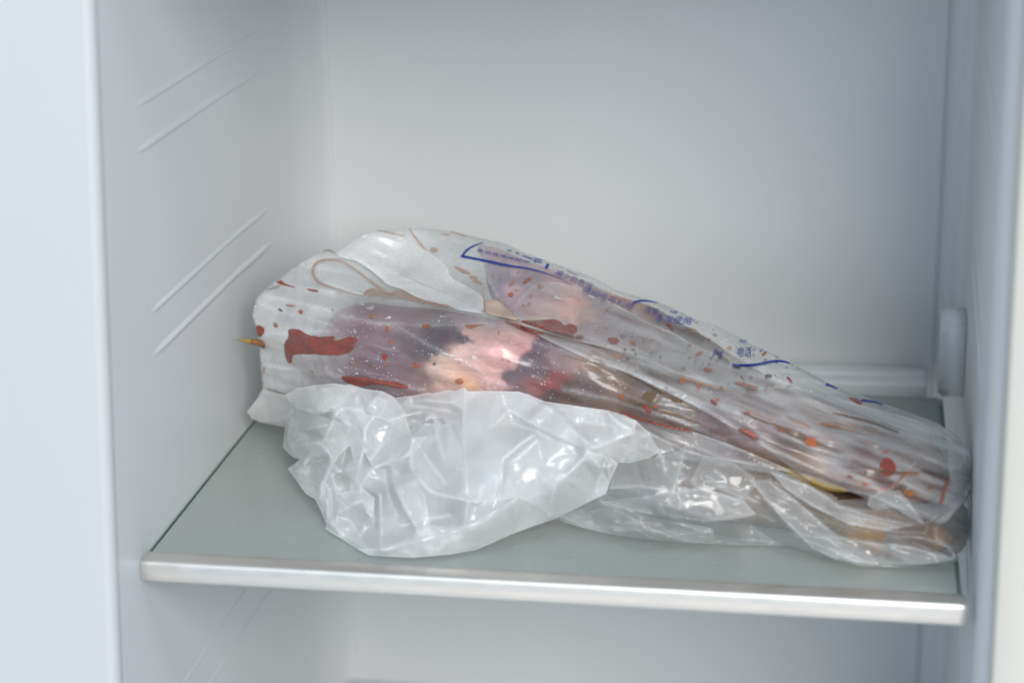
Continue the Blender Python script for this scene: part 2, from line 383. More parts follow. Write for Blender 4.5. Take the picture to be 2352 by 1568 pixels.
# ------------------------------------------------------------------ surface of the packed printed bag
BAG = [(1008,1262),(1025,1192),(1065,1152),(1100,1127),(1130,1105),(1160,1080),(1250,1025),(1315,1000),(1340,1011),(1370,995),(1420,955),(1505,922),(1565,920),(1640,915),(1680,912),(1750,919),(1800,927),(1875,943),(1930,956),(2000,968),(2087,1008),(2133,1027),(2193,1048),(2267,1073),(2333,1096),(2400,1126),(2450,1158),(2517,1178),(2583,1196),(2633,1210),(2733,1253),(2783,1280),(2867,1307),(2933,1340),(3000,1377),(3080,1413),(3160,1452),(3215,1480),(3300,1527),(3350,1552),(3425,1580),(3530,1617),(3650,1657),(3750,1695),(3810,1730),(3850,1765),(3880,1805),(3893,1860),(3893,1930),(3870,2000),(3825,2040),(3790,2085),(3700,2110),(3640,2065),(3560,2020),(3480,2000),(3400,1965),(3300,1945),(3200,1920),(3100,1895),(3000,1880),(2850,1860),(2700,1835),(2500,1800),(2300,1765),(2100,1735),(1900,1705),(1700,1680),(1500,1650),(1300,1625),(1120,1600),(1050,1582),(1050,1555),(1046,1500),(1040,1430),(1035,1380),(1025,1310)]
BASE = [(1010,1260,.172),(1040,1430,.170),(1055,1550,.170),(1050,1590,.170),(1100,1127,.182),(1250,1025,.192),(1315,1000,.197),(1420,955,.202),(1505,922,.207),(1680,912,.212),(1875,945,.212),(2087,1013,.208),(2333,1093,.203),(2517,1180,.198),(2733,1253,.188),(2933,1340,.178),(3080,1410,.172),(3300,1527,.160),(3530,1617,.150),(3750,1695,.135),(3885,1805,.118),(3893,1930,.105),
 (1300,1450,.130),(1600,1500,.114),(1900,1500,.104),(2200,1550,.098),(2500,1650,.091),(2800,1750,.083),(3100,1830,.072),(3300,1900,.067),(3600,1950,.062),(3800,1980,.075),
 (1300,1570,.134),(1600,1610,.112),(2000,1660,.098),(2400,1740,.088),(2700,1800,.078),(3000,1880,.068),(3300,1950,.06),(3600,2060,.054),(3700,2110,.056),(3830,2040,.075),
 (1200,1215,.156),(1500,1235,.140),(1800,1265,.129),(2000,1300,.122),(2300,1375,.112),(2600,1455,.102),(2900,1590,.090),(3200,1690,.082),(3500,1790,.075),(3700,1840,.078),
 (1150,1150,.178),(1500,1165,.168),(1800,1222,.158),(2000,1262,.152),(2300,1335,.142),(2600,1415,.132),(2900,1535,.122),
 (2000,1150,.172),(2200,1200,.162),(2400,1260,.150),(2600,1340,.143),(2800,1420,.139),(3000,1490,.137),
 (2450,1225,.172),(2600,1300,.166),(2800,1385,.160),(2950,1440,.156),(1600,1080,.196),(1850,1050,.192)]
bag_base = TPS([(a, b, c) for a, b, c in BASE])
# (line, height towards the viewer in m, width px)
CREASE = [([(1290,1150),(1500,1192),(1700,1215),(1900,1243),(2030,1268),(2150,1300)], .0035, 16), ([(1360,1262),(1500,1290),(1700,1300),(1980,1296)], .0016, 9),
 ([(1600,1310),(1700,1370),(1800,1425),(1930,1490)], .0016, 9), ([(2030,1262),(2200,1320),(2400,1370),(2600,1420),(2760,1480),(2900,1560)], .0040, 16),
 ([(2420,1460),(2560,1505),(2700,1580),(2830,1640),(2950,1725),(3100,1810),(3250,1870)], .0036, 11), ([(2300,1143),(2417,1193),(2517,1247),(2600,1293),(2700,1333),(2790,1390),(2900,1433),(3000,1485),(3200,1552)], .0040, 14),
 ([(2900,1560),(3080,1640),(3250,1715),(3450,1765),(3650,1815),(3760,1840)], .0030, 12), ([(2850,1545),(3050,1580),(3250,1640),(3450,1700)], .0022, 12), ([(2950,1640),(3100,1720),(3250,1790),(3400,1830)], .0022, 9),
 ([(3040,1765),(3190,1840),(3350,1920),(3480,1945),(3560,1955)], .0030, 11), ([(3660,1850),(3610,1920),(3545,1960),(3480,1985)], .0028, 9), ([(3280,1870),(3420,1880),(3550,1870)], .0016, 10),
 ([(3700,2105),(3660,2050),(3600,1985)], .0022, 12), ([(3100,1545),(3250,1575),(3380,1640),(3500,1700)], .0030, 30), ([(3500,1640),(3650,1700),(3780,1780)], .003, 30),
 ([(1060,1180),(1200,1210),(1320,1240)], .0014, 8), ([(1040,1215),(1180,1260),(1330,1300)], .0016, 10), ([(1050,1460),(1180,1480),(1420,1520),(1700,1560)], .0014, 10), ([(1050,1340),(1180,1330),(1350,1320)], .0012, 12),
 ([(1100,1127),(1200,1150),(1330,1168)], .0014, 8), ([(1930,1000),(1940,1090),(1990,1180)], .0012, 9), ([(2100,1130),(2200,1170),(2330,1190)], .0010, 10), ([(2050,1330),(2200,1390),(2400,1430),(2600,1530)], .0018, 12),
 ([(2350,1440),(2500,1480),(2650,1560)], .0012, 8), ([(2250,1560),(2450,1600),(2700,1680),(2900,1760)], .0014, 9)]
def bag_y(q):
    q = np.asarray(q, float).reshape(-1, 2); y = bag_base(q)[:, 0]
    for ln, a_, wd in CREASE:
        d = polydist(q, ln)/wd; y = y - a_*np.where(d < 3, np.exp(-d*1.1)*.75+np.exp(-d*d*.5)*.25, 0)
    r = np.clip((q[:, 0]-2600)/700, 0, 1)
    y = y - (.0011+.0016*r)*vnoise(q, 34, 3, .33, 5.0) - (.0004+.0007*r)*np.abs(vnoise(q, 17, 5, .36, 6.0)) - .0012*vnoise(q, 120, 9, .3, 2.0)
    le = np.clip((1420-q[:, 0])/300, 0, 1)
    y = y - .0016*le*np.abs(vnoise(q, 26, 12, .12, 5.0))
    return np.minimum(y, floor_y(q)-.0006)

TA = .335
def tfacet(q):
    q = np.asarray(q, float).reshape(-1, 2)
    return np.c_[(q[:, 0]*math.cos(TA)+q[:, 1]*math.sin(TA))/5.0, (-q[:, 0]*math.sin(TA)+q[:, 1]*math.cos(TA))]
def back_close(Q, F, y, depth_fun):
    """front sheet + a rear sheet pushed to +y, sharing the rim"""
    bmask, cnt = boundary_mask(len(Q), F)
    front = at_y(Q, y); d = depth_fun(Q); d[bmask] = 0
    back = front.copy(); back[:, 1] += d; back[:, 1] = np.minimum(back[:, 1], .298); back[:, 2] = np.maximum(back[:, 2]-d*.25, .0008)
    idx = np.arange(len(Q)); nb = np.where(~bmask)[0]; m = idx.copy(); m[nb] = len(Q)+np.arange(len(nb))
    V = np.r_[front, back[nb]]
    FF = [tuple(f) for f in F] + [tuple(int(m[i]) for i in f[::-1]) for f in F]
    return V, FF, nb

def haze_at(points, eps=30.0, pw=1.6):
    p = np.array(points, float)
    def f(q):
        q = np.asarray(q, float).reshape(-1, 2)
        d2 = ((q[:, None, :]-p[None, :, :2])**2).sum(2)+eps**2
        w_ = 1/(d2/1e4)**pw
        return (w_ @ p[:, 2:])/w_.sum(1)[:, None]
    return f
HAZE = haze_at([(1080,1260,1.15),(1090,1400,1.15),(1130,1540,1.1),(1200,1570,.9),(1090,1180,1.15),(1200,1090,1.1),(1300,1060,1.1),(1450,1000,1.1),(1600,950,1.0),(1800,960,.75),(2000,990,.6),(2200,1070,.55),(2400,1140,.5),(2700,1270,.5),(2900,1370,.7),(3000,1440,.6),(3885,1850,.9),(3870,2000,.8),(3860,1780,.8),(3250,1540,.36),(3600,1680,.36),
 (1500,1250,.36),(1500,1450,.30),(1800,1350,.20),(1950,1250,.42),(1900,1480,.15),(2050,1360,.22),(2150,1410,.22),(2300,1370,.42),(2600,1460,.48),(2250,1240,.30),(2500,1320,.36),(2200,1540,.2),(2400,1580,.40),(2600,1650,.40),(2500,1480,.40),(2900,1640,.40),(3100,1720,.34),(3400,1720,.36),(3400,1850,.24),(3600,1900,.18),(3250,1910,.14),(3700,1950,.22),(3800,1850,.34),(2800,1800,.32)])

def facet_field(poly, ridges, spacing, amp, seed, dens_right=1.0):
    """crumpled film: flat facets hung between creases; returns triangles with heights"""
    r = np.random.default_rng(seed); P, Hh, E = [], [], []
    B = resample(poly, spacing*.9)
    for i, b in enumerate(B): P.append(tuple(b)); Hh.append(r.normal()*amp*.35); E.append((i, (i+1) % len(B)))
    for ln, h in ridges:
        L = resample(ln, spacing*.7, False)
        for i, p in enumerate(L):
            P.append(tuple(p)); Hh.append(h*(.75+.5*r.random())*1e-3)
            if i: E.append((len(P)-2, len(P)-1))
    R = np.array(P)
    n = int((np.ptp(R[:, 0])*np.ptp(R[:, 1]))/(spacing**2)*1.4)
    c = np.c_[r.uniform(R[:, 0].min(), R[:, 0].max(), n), r.uniform(R[:, 1].min(), R[:, 1].max(), n)]; c = c[inside(c, poly)]
    for p in c:
        A = np.array(P); d = np.min(np.hypot(A[:, 0]-p[0], A[:, 1]-p[1]))
        sp = spacing*(1 if p[0] < 1700 else dens_right)
        if d > sp*.62: P.append(tuple(p)); Hh.append(r.normal()*amp)
    res = delaunay_2d_cdt([Vector(p) for p in P], E, [], 0, 1e-3, True)
    V = np.array([tuple(v) for v in res[0]]); H = np.array([np.mean([Hh[k] for k in ids]) if ids else np.nan for ids in res[3]])
    for i in np.where(np.isnan(H))[0]: H[i] = np.mean([H[k] for f in res[2] if i in f for k in f if not np.isnan(H[k])] or [0])
    T = np.array([f for f in res[2] if len(f) == 3])
    def f(q):
        q = np.asarray(q, float).reshape(-1, 2); out = np.zeros(len(q))
        TL, TH = V[T].min(1), V[T].max(1); ql, qh = q.min(0), q.max(0)
        for a, b, c3 in T[((TL <= qh+.02) & (TH >= ql-.02)).all(1)]:
            A, B2, C2 = V[a], V[b], V[c3]
            lo = np.minimum(np.minimum(A, B2), C2); hi = np.maximum(np.maximum(A, B2), C2)
            idx = np.where((q[:, 0] >= lo[0]-.01) & (q[:, 0] <= hi[0]+.01) & (q[:, 1] >= lo[1]-.01) & (q[:, 1] <= hi[1]+.01))[0]
            if not len(idx): continue
            M = np.array([B2-A, C2-A]).T; dt = np.linalg.det(M)
            if abs(dt) < 1e-6: continue
            l = (np.linalg.inv(M) @ (q[idx]-A).T).T
            ok = (l[:, 0] >= -1e-3) & (l[:, 1] >= -1e-3) & (l.sum(1) <= 1.001); ii = idx[ok]
            out[ii] = H[a] + l[ok, 0]*(H[b]-H[a]) + l[ok, 1]*(H[c3]-H[a])
        return out
    return f
_c = tfacet([(950, 850), (3950, 850), (3950, 2300), (950, 2300)]); _lo, _hi = _c.min(0)-60, _c.max(0)+60
FACET = facet_field([(_lo[0], _lo[1]), (_hi[0], _lo[1]), (_hi[0], _hi[1]), (_lo[0], _hi[1])], [], 44, .0034, 77)
bag_y0 = bag_y
def bag_y(q):
    q = np.asarray(q, float).reshape(-1, 2)
    wgt = .16 + .84*np.clip((q[:, 0]-2350)/650, 0, 1)
    return np.minimum(bag_y0(q) - wgt*FACET(tfacet(q)), floor_y(q)-.0006)
bagthing = thing('printed_bag', 'milky plastic bag printed in blue and spotted with blood, packed with meat on the shelf', 'plastic bag')
Q, F, nb_ = tri_sheet(BAG, 9.5)
y = bag_y(Q)
def bag_depth(q):
    d = polydist(q, BAG+[BAG[0]]); s = np.clip(d/260, 0, 1); return .075*np.sqrt(s*(2-s))
V, FF, nb = back_close(Q, F, y, bag_depth)
rgt = np.clip((Q[:, 0]-2300)/500, 0, 1)
hz = np.clip(HAZE(Q)[:, 0]*(.52+.38*rgt)*(1+.8*rgt*vnoise(Q, 26, 91, .34, 6)+.25*vnoise(Q, 60, 92, .2, 3)), .05, .8)
hz = hz*(1-.5*np.clip((Q[:, 0]-2200)/300, 0, 1)*(Q[:, 1] > 1150)*np.clip((3810-Q[:, 0])/80, 0, 1))
for ln, a_, wd in CREASE: hz = hz + .22*np.exp(-polydist(Q, ln)/6)
mesh_obj('film', V, FF, M_FILM, bagthing, attr=np.r_[hz, np.full(len(nb), .3)])

# ------------------------------------------------------------------ meat inside
def shrink(poly, d):
    P = np.array(poly, float); c = np.roll(P, -1, 0)-np.roll(P, 1, 0); n = np.c_[-c[:, 1], c[:, 0]]; n /= np.linalg.norm(n, axis=1)[:, None]+1e-9
    return P + n*d
meat = thing('frozen_meat', 'frozen dark red meat with pink fat packed inside the printed bag', 'meat')
MEATP = [(1190,1365),(1300,1330),(1330,1250),(1450,1205),(1600,1225),(1750,1235),(1900,1262),(2010,1285),(1960,1180),(1940,1100),(1930,1040),(1900,975),(2000,995),(2090,1035),(2200,1075),(2330,1120),(2440,1175),(2580,1215),(2640,1240),(2720,1290),(2820,1345),(2960,1440),(3100,1520),(3300,1600),(3500,1680),(3680,1740),(3770,1800),(3800,1880),(3790,1960),(3730,2010),(3640,2020),(3480,1985),(3300,1940),(3100,1885),(2850,1850),(2500,1785),(2100,1725),(1700,1670),(1500,1640),(1330,1590),(1200,1500),(1150,1430)]
def C(x, y, r, g, b): return (x, y, *lin((r, g, b)))
MC = haze_at([C(1200,1400,170,150,150),C(1220,1470,165,150,150),C(1300,1480,140,112,122),C(1450,1430,128,98,108),C(1560,1480,135,105,116),C(1650,1380,110,82,92),C(1750,1340,92,74,88),C(1850,1360,84,70,88),C(1720,1400,96,78,92),C(1790,1320,110,88,98),C(1500,1330,140,108,118),C(1450,1260,150,122,130),C(1600,1250,148,122,132),C(1380,1220,165,145,150),C(1720,1260,150,122,128),C(1850,1280,172,150,158),C(1950,1290,190,172,176),C(1650,1550,140,100,108),C(1500,1540,135,112,120),C(1720,1520,150,110,116),
 C(1900,1330,214,182,176),C(1900,1390,216,188,180),C(1850,1430,214,192,180),C(1760,1470,212,194,178),C(1740,1530,208,186,168),C(1830,1550,212,188,170),C(2040,1400,218,184,178),C(2050,1450,216,182,176),C(2010,1540,216,184,178),C(2100,1350,210,176,172),C(1930,1500,220,192,180),C(1930,1340,214,176,170),C(1980,1400,222,184,176),C(1900,1440,222,196,184),C(1800,1480,220,196,176),C(1790,1540,208,180,164),C(1880,1530,222,192,164),C(1960,1540,222,188,180),C(2050,1330,214,180,176),C(2080,1380,210,164,166),C(1990,1470,222,186,176),
 C(2040,1520,112,84,96),C(2060,1490,116,88,100),C(2150,1400,112,88,104),C(2130,1450,104,80,96),C(2170,1470,120,90,98),C(2200,1530,178,88,84),C(2235,1540,176,96,88),C(2150,1540,160,100,100),C(2110,1570,128,88,92),C(2200,1590,92,64,58),C(2280,1550,110,82,66),C(2350,1530,104,78,76),C(2300,1590,118,86,60),C(2450,1600,132,104,86),C(2350,1460,150,124,104),C(2480,1490,140,112,88),C(2600,1550,104,82,56),C(2560,1610,138,116,98),C(2680,1590,98,74,50),C(2250,1440,164,146,148),C(2600,1680,140,122,112),C(2750,1660,120,92,72),C(2700,1750,130,118,108),
 C(2850,1640,150,132,140),C(2950,1700,132,110,108),C(3050,1680,160,146,150),C(3000,1620,158,146,152),C(3150,1760,140,118,118),C(3200,1660,150,120,108),C(3350,1740,150,112,98),C(3400,1800,120,96,96),C(3500,1780,122,98,96),C(3550,1860,120,96,92),C(3420,1850,140,112,112),C(3650,1900,118,88,78),C(3750,1880,122,98,90),C(3780,1960,160,110,80),C(3650,1960,150,104,60),C(3550,1920,128,98,84),C(3300,1925,196,148,70),C(3230,1905,190,150,66),C(3130,1880,150,124,88),C(3400,1950,180,130,84),C(3600,1760,130,106,102),C(3750,1780,150,126,120),
 C(2000,1010,192,184,182),C(2000,1060,168,160,172),C(2080,1060,198,188,190),C(2010,1110,150,142,156),C(2100,1130,166,152,164),C(2080,1180,196,172,184),C(2200,1180,198,170,176),C(2180,1230,206,172,172),C(2300,1200,206,178,176),C(2290,1250,212,186,176),C(2330,1265,208,184,174),C(2400,1200,164,148,162),C(2450,1260,146,122,136),C(2500,1310,132,110,124),C(2440,1320,146,122,132),C(2580,1380,150,146,152),C(2650,1420,160,160,164),C(2550,1210,196,164,150),C(2630,1235,160,124,124),C(2650,1290,132,88,84),C(2720,1320,112,96,96),C(2780,1350,126,118,116),C(2880,1400,150,148,150),C(3000,1500,152,146,146),C(2900,1480,152,146,150),C(2200,1310,180,150,158),C(2150,1280,200,160,160),C(2350,1330,176,156,168),C(2480,1180,206,150,110)], 14.0, 2.6)
Q, F, nb_ = tri_sheet(smooth_poly(MEATP, 1), 10)
gap = .0016 + .0016*(vnoise(Q, 70, 21)+1)*.5
bd = polydist(Q, np.r_[smooth_poly(MEATP, 1), smooth_poly(MEATP, 1)[:1]]); gap = gap + .010*np.exp(-bd/22)
by_ = bag_y(Q); ym = np.minimum(np.maximum(laplace(by_, F, 6), by_) + gap, floor_y(Q)-.0004)
V, FF, nb = back_close(Q, F, ym, lambda q: .055*np.sqrt(np.clip(polydist(q, MEATP+[MEATP[0]])/200, 0, 1)))
qj = Q + np.c_[vnoise(Q, 60, 31), vnoise(Q, 60, 32)]*22 + np.c_[vnoise(Q, 18, 35), vnoise(Q, 18, 36)]*9
cols = MC(qj)
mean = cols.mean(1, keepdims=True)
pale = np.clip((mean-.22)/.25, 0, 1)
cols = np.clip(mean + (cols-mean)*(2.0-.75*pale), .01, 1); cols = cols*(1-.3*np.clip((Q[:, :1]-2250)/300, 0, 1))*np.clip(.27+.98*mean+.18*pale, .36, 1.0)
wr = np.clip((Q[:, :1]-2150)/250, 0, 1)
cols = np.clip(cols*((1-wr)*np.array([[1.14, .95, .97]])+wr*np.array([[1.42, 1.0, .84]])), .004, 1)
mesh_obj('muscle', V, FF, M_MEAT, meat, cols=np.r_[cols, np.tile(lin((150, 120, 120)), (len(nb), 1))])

# patches that lie on a surface: outline in photo positions, yfun gives the depth, lift = m towards the viewer
def patch(name, poly, mat, parent, yfun, lift=.0006, dome=.0005, step=7, smooth=2, haze=None, cols=None, jag=0):
    P = smooth_poly(poly, smooth) if smooth else np.array(poly, float)
    if jag: P = resample(P, 5); P = P + np.c_[vnoise(P, 11, 41), vnoise(P, 11, 42)]*jag
    q, f, n_ = tri_sheet(P, step)
    d = polydist(q, np.r_[P, P[:1]])
    yy = yfun(q) - lift - dome*np.sqrt(np.clip(d/14, 0, 1))
    yy = np.minimum(yy, floor_y(q)-.0006)
    return mesh_obj(name, at_y(q, yy), f, mat, parent, attr=None if haze is None else np.full(len(q), haze), cols=cols)
def ell(cx, cy, rx, ry, ang=0, n=16, wob=.12):
    a = math.radians(ang); s = random.random()*9
    return [(cx+math.cos(a)*rx*k*math.cos(t)-math.sin(a)*ry*k*math.sin(t), cy+math.sin(a)*rx*k*math.cos(t)+math.cos(a)*ry*k*math.sin(t))
            for t in [2*math.pi*i/n for i in range(n)] for k in [1+wob*math.sin(2*t+s)*.6+wob*.5*math.sin(3*t+s*2)]]
def ribbon(name, line, width, mat, parent, yfun, lift=.0006, step=6, smooth=2, taper=False):
    L = resample(smooth_poly(line, smooth, False), step, False)
    t = np.gradient(L, axis=0); t /= np.linalg.norm(t, axis=1)[:, None]+1e-9; n = np.c_[-t[:, 1], t[:, 0]]
    wd = np.full(len(L), width/2.0) if np.isscalar(width) else np.interp(np.linspace(0, 1, len(L)), np.linspace(0, 1, len(width)), width)/2
    if taper: wd = wd*np.sin(np.linspace(.12, math.pi-.12, len(L)))**.6
    q = np.r_[L-n*wd[:, None], L, L+n*wd[:, None]]; yy = np.minimum(yfun(q)-lift, floor_y(q)-.0006); k = len(L)
    f = [(i, i+1, k+i+1, k+i) for i in range(k-1)] + [(k+i, k+i+1, 2*k+i+1, 2*k+i) for i in range(k-1)]
    return mesh_obj(name, at_y(q, yy), f, mat, parent)

# fat lumps bare of film at the fold
FAT1 = [(1935,1204),(1955,1198),(1985,1200),(2005,1212),(2030,1235),(2060,1262),(2085,1270),(2070,1282),(2020,1272),(1970,1260),(1940,1252)]
FAT2 = [(2095,1278),(2110,1268),(2150,1259),(2190,1263),(2215,1272),(2200,1285),(2150,1285),(2110,1290)]
for p_ in (FAT1, FAT2): patch('fat', p_, M_FAT, meat, bag_y, .0012, .002, 6)
# bundles of film that lap over each other towards the right
def lap(poly, lift, haze, streak, step=8):
    P = np.array(poly, float); q, f, n_ = tri_sheet(smooth_poly(P, 1), step)
    PP = smooth_poly(P, 1); d = polydist(q, np.r_[PP, PP[:1]])
    yy = np.minimum(bag_y(q) - lift*np.clip(d/40+.35, 0, 1) - .0006*vnoise(q, 22, 131, .34, 5), floor_y(q)-.0006)
    hz = haze*(1+streak*vnoise(q, 24, 133, .36, 6)+.5*streak*vnoise(q, 11, 134, .36, 9)) + .22*np.exp(-d/7)
    return mesh_obj('film_lap', at_y(q, yy), f, M_FILM, bagthing, attr=np.clip(hz, .02, .9))
LAP_MID = [(2030,1262),(2110,1150),(2200,1125),(2300,1145),(2417,1193),(2517,1247),(2600,1293),(2700,1333),(2790,1390),(2900,1433),(2953,1463),(3060,1505),(3180,1545),(3042,1556),(2920,1549),(2800,1520),(2686,1486),(2556,1428),(2417,1392),(2300,1358),(2160,1310)]
LAP_FRONT = [(2060,1282),(2200,1325),(2300,1353),(2400,1378),(2556,1413),(2686,1482),(2800,1515),(2920,1543),(3042,1552),(3137,1543),(3267,1565),(3441,1621),(3600,1660),(3684,1684),(3780,1735),(3831,1788),(3878,1860),(3886,1900),(3868,1960),(3805,2018),(3760,2060),(3700,2098),(3650,2070),(3597,2037),(3484,1980),(3370,1960),(3267,1940),(3155,1864),(3033,1762),(2886,1684),(2747,1606),(2640,1550),(2530,1502),(2400,1456),(2250,1390),(2150,1340)]
LAP_LOW = [(2470,1650),(2560,1680),(2680,1705),(2782,1727),(2900,1770),(3000,1810),(3094,1850),(3180,1890),(3094,1876),(2960,1850),(2790,1822),(2700,1790),(2634,1755),(2550,1712)]
lap(LAP_MID, .004, .16, .6); lap(LAP_FRONT, .006, .17, 1.3); lap(LAP_LOW, .004, .20, .5)
_by = bag_y
def bag_y(q):
    q = np.asarray(q, float).reshape(-1, 2); y = _by(q)
    for P, l in ((LAP_MID, .0046), (LAP_FRONT, .0066), (LAP_LOW, .0046)):
        y = y - np.where(inside(q, P), l, 0)
    return np.minimum(y, floor_y(q)-.0006)
# blood and juice trapped against the film
BLOOD = [('dark', [(1135,1375),(1155,1345),(1150,1320),(1170,1313),(1205,1320),(1230,1340),(1290,1348),(1338,1342),(1340,1352),(1330,1365),(1360,1358),(1390,1348),(1400,1343),(1428,1353),(1425,1365),(1418,1372),(1415,1395),(1390,1415),(1330,1422),(1250,1416),(1200,1416),(1170,1420),(1165,1440),(1170,1452),(1150,1452),(1140,1425),(1137,1400)]),
 ('dark', [(1360,1505),(1400,1503),(1450,1508),(1520,1518),(1600,1530),(1635,1545),(1630,1555),(1590,1552),(1500,1535),(1460,1545),(1420,1543),(1375,1525)]),
 ('dark', [(2075,1285),(2110,1280),(2160,1280),(2210,1275),(2240,1282),(2255,1302),(2263,1302),(2275,1294),(2300,1300),(2312,1310),(2305,1330),(2290,1330),(2295,1345),(2325,1338),(2340,1347),(2320,1349),(2285,1346),(2255,1335),(2200,1322),(2140,1305)]),
 ('red', [(1022,1303),(1040,1299),(1062,1318),(1050,1342),(1034,1350),(1026,1325)]),
 ('orange', [(1936,1204),(1955,1199),(1975,1199),(1972,1215),(1950,1225),(1937,1228)]),
 ('dark', [(2010,1278),(2060,1292),(2120,1315),(2190,1337),(2150,1338),(2090,1320),(2040,1298)]),
 ('red', [(2425,1352),(2460,1346),(2480,1360),(2478,1370),(2455,1376),(2435,1365)]),
 ('orange', [(2520,1358),(2535,1362),(2552,1384),(2525,1376)]),
 ('orange', [(1855,1298),(1900,1296),(1960,1299),(1910,1304),(1885,1315),(1865,1310)]),
 ('orange', [(1685,1297),(1728,1296),(1710,1312),(1690,1312)]), ('tan', [(1622,1300),(1648,1300),(1635,1312),(1624,1308)]),
 ('orange', [(1540,1302),(1556,1302),(1552,1330),(1542,1328)]), ('orange', [(1552,1358),(1568,1360),(1572,1378),(1560,1378)]),
 ('red', [(1100,1128),(1125,1118),(1140,1135),(1195,1150),(1160,1148),(1115,1135)]), ('red', [(1215,1152),(1270,1158),(1276,1168),(1250,1166)]),
 ('brown', [(1108,1230),(1125,1236),(1135,1247),(1120,1248)]),
 ('orange', [(2933,1524),(2945,1522),(3000,1537),(3045,1550),(3020,1557),(2960,1540)]),
 ('red', [(3140,1502),(3160,1510),(3173,1530),(3165,1534)]), ('red', [(3388,1588),(3420,1588),(3448,1606),(3448,1622),(3420,1610)]),
 ('red', [(2940,1712),(2990,1715),(3025,1735),(3037,1765),(3020,1757),(2980,1737)]),
 ('red', [(2565,1614),(2585,1618),(2606,1640),(2604,1656),(2590,1650),(2572,1632)]),
 ('red', [(3524,1802),(3550,1800),(3556,1808),(3540,1811)]),
 ('orange', [(3790,1900),(3800,1920),(3785,1955),(3780,1990),(3770,2018),(3756,2010),(3765,1975),(3778,1940)]),
 ('ochre', [(3610,1955),(3640,1960),(3665,1965),(3650,1985),(3620,1980)]),
 ('brown', [(2590,1560),(2620,1562),(2640,1580),(2620,1612),(2590,1610),(2560,1590)]), ('brown', [(2670,1578),(2710,1590),(2740,1602),(2715,1615),(2680,1600)]),
 ('olive', [(2735,1308),(2760,1306),(2800,1330),(2805,1342),(2770,1335)]), ('olive', [(2823,1348),(2845,1355),(2846,1365),(2830,1360)]),
 ('olive', [(2850,1390),(2880,1412),(2915,1440),(2930,1450),(2900,1440),(2865,1420)]),
 ('red', [(2665,1285),(2690,1302),(2697,1325),(2680,1320)]), ('ochre', [(2660,1285),(2672,1290),(2685,1308),(2672,1305)]),
 ('ochre', [(3045,1410),(3070,1402),(3062,1420),(3048,1426)]), ('brown', [(3052,1405),(3073,1403),(3066,1411)]),
 ('brown', [(3058,1500),(3075,1492),(3092,1498),(3086,1510),(3062,1512)]),
 ('dark', [(2470,1642),(2510,1653),(2600,1683),(2700,1705),(2785,1725),(2775,1730),(2690,1715),(2590,1690),(2500,1662)])]
for c_n, p_ in BLOOD: patch('blood_patch', p_, STAIN[c_n], bagthing, bag_y, .0007, .0004, 6, 1, jag=1.6 if len(p_) > 12 else .8)
DROPS = [('orange',1838,1525,17,13,15),('red',1537,1428,11,12,0),('orange',1543,1460,6,5,0),('orange',1663,1463,13,11,-20),('dark',1660,1455,7,6,0),('brown',1737,1455,7,7,0),('orange',1202,1247,9,11,-30),('olive',1100,1298,10,9,0),('orange',1104,1305,7,6,-40),('orange',2044,1178,12,10,-40),('tan',2162,1143,13,9,10),('orange',2108,1122,20,8,-38),('tan',2048,1134,17,7,-35),('olive',1998,1118,8,4,-60),('olive',2072,1090,4,8,15),('tan',2122,1184,7,8,0),('tan',2117,1216,8,7,0),
 ('orange',2730,1522,13,10,20),('orange',2795,1543,6,6,0),('orange',3245,1766,30,20,30),('red',3551,1868,34,40,-35),('orange',2990,1652,13,9,15),('red',2855,1608,16,8,35),('orange',2870,1597,8,7,0),('orange',2795,1550,7,5,20),('red',2885,1551,9,4,20),('dark',3122,1718,10,7,0),('orange',2797,1412,17,8,-25),('orange',2833,1478,18,9,15),('tan',2918,1392,11,10,0),('orange',2485,1587,9,12,-30),('tan',1485,1262,11,10,0),('tan',1865,1160,6,4,0),('tan',1735,1000,16,12,0),('tan',1880,1180,25,8,15),('tan',1850,1082,36,9,25),('tan',1910,1128,24,8,20),('tan',1895,1110,20,7,15),('tan',1055,1480,4,14,5),('orange',1480,1465,5,4,0),('dark',1400,1455,5,4,0),('tan',2470,1425,12,9,0),('ochre',3720,1950,9,7,0),('orange',3350,1705,18,5,20),('tan',3470,1765,40,6,12),('tan',3200,1690,60,8,25),('orange',3320,1700,40,6,15),('red',3400,1905,12,5,20),('orange',3460,1935,14,8,10),('tan',3640,1895,40,10,-5),('orange',2620,1625,10,6,0),('orange',1995,1330,3,9,5),('orange',2010,1438,3,7,-20),('orange',2035,1445,5,6,0),('olive',1330,1240,5,4,0),('tan',1160,1222,24,5,10),('olive',2290,1092,26,4,20),('tan',1900,1215,5,5,0),('olive',2490,1342,12,7,20),('tan',2430,1235,8,5,0),('orange',2760,1380,8,6,20),('olive',2860,1340,12,6,30)]
for c_n, x, y_, rx, ry, an in DROPS: patch('blood_drop', ell(x, y_, rx, ry, an), STAIN[c_n], bagthing, bag_y, .0007, .0004, max(3.5, min(rx, ry)*.55), 1)
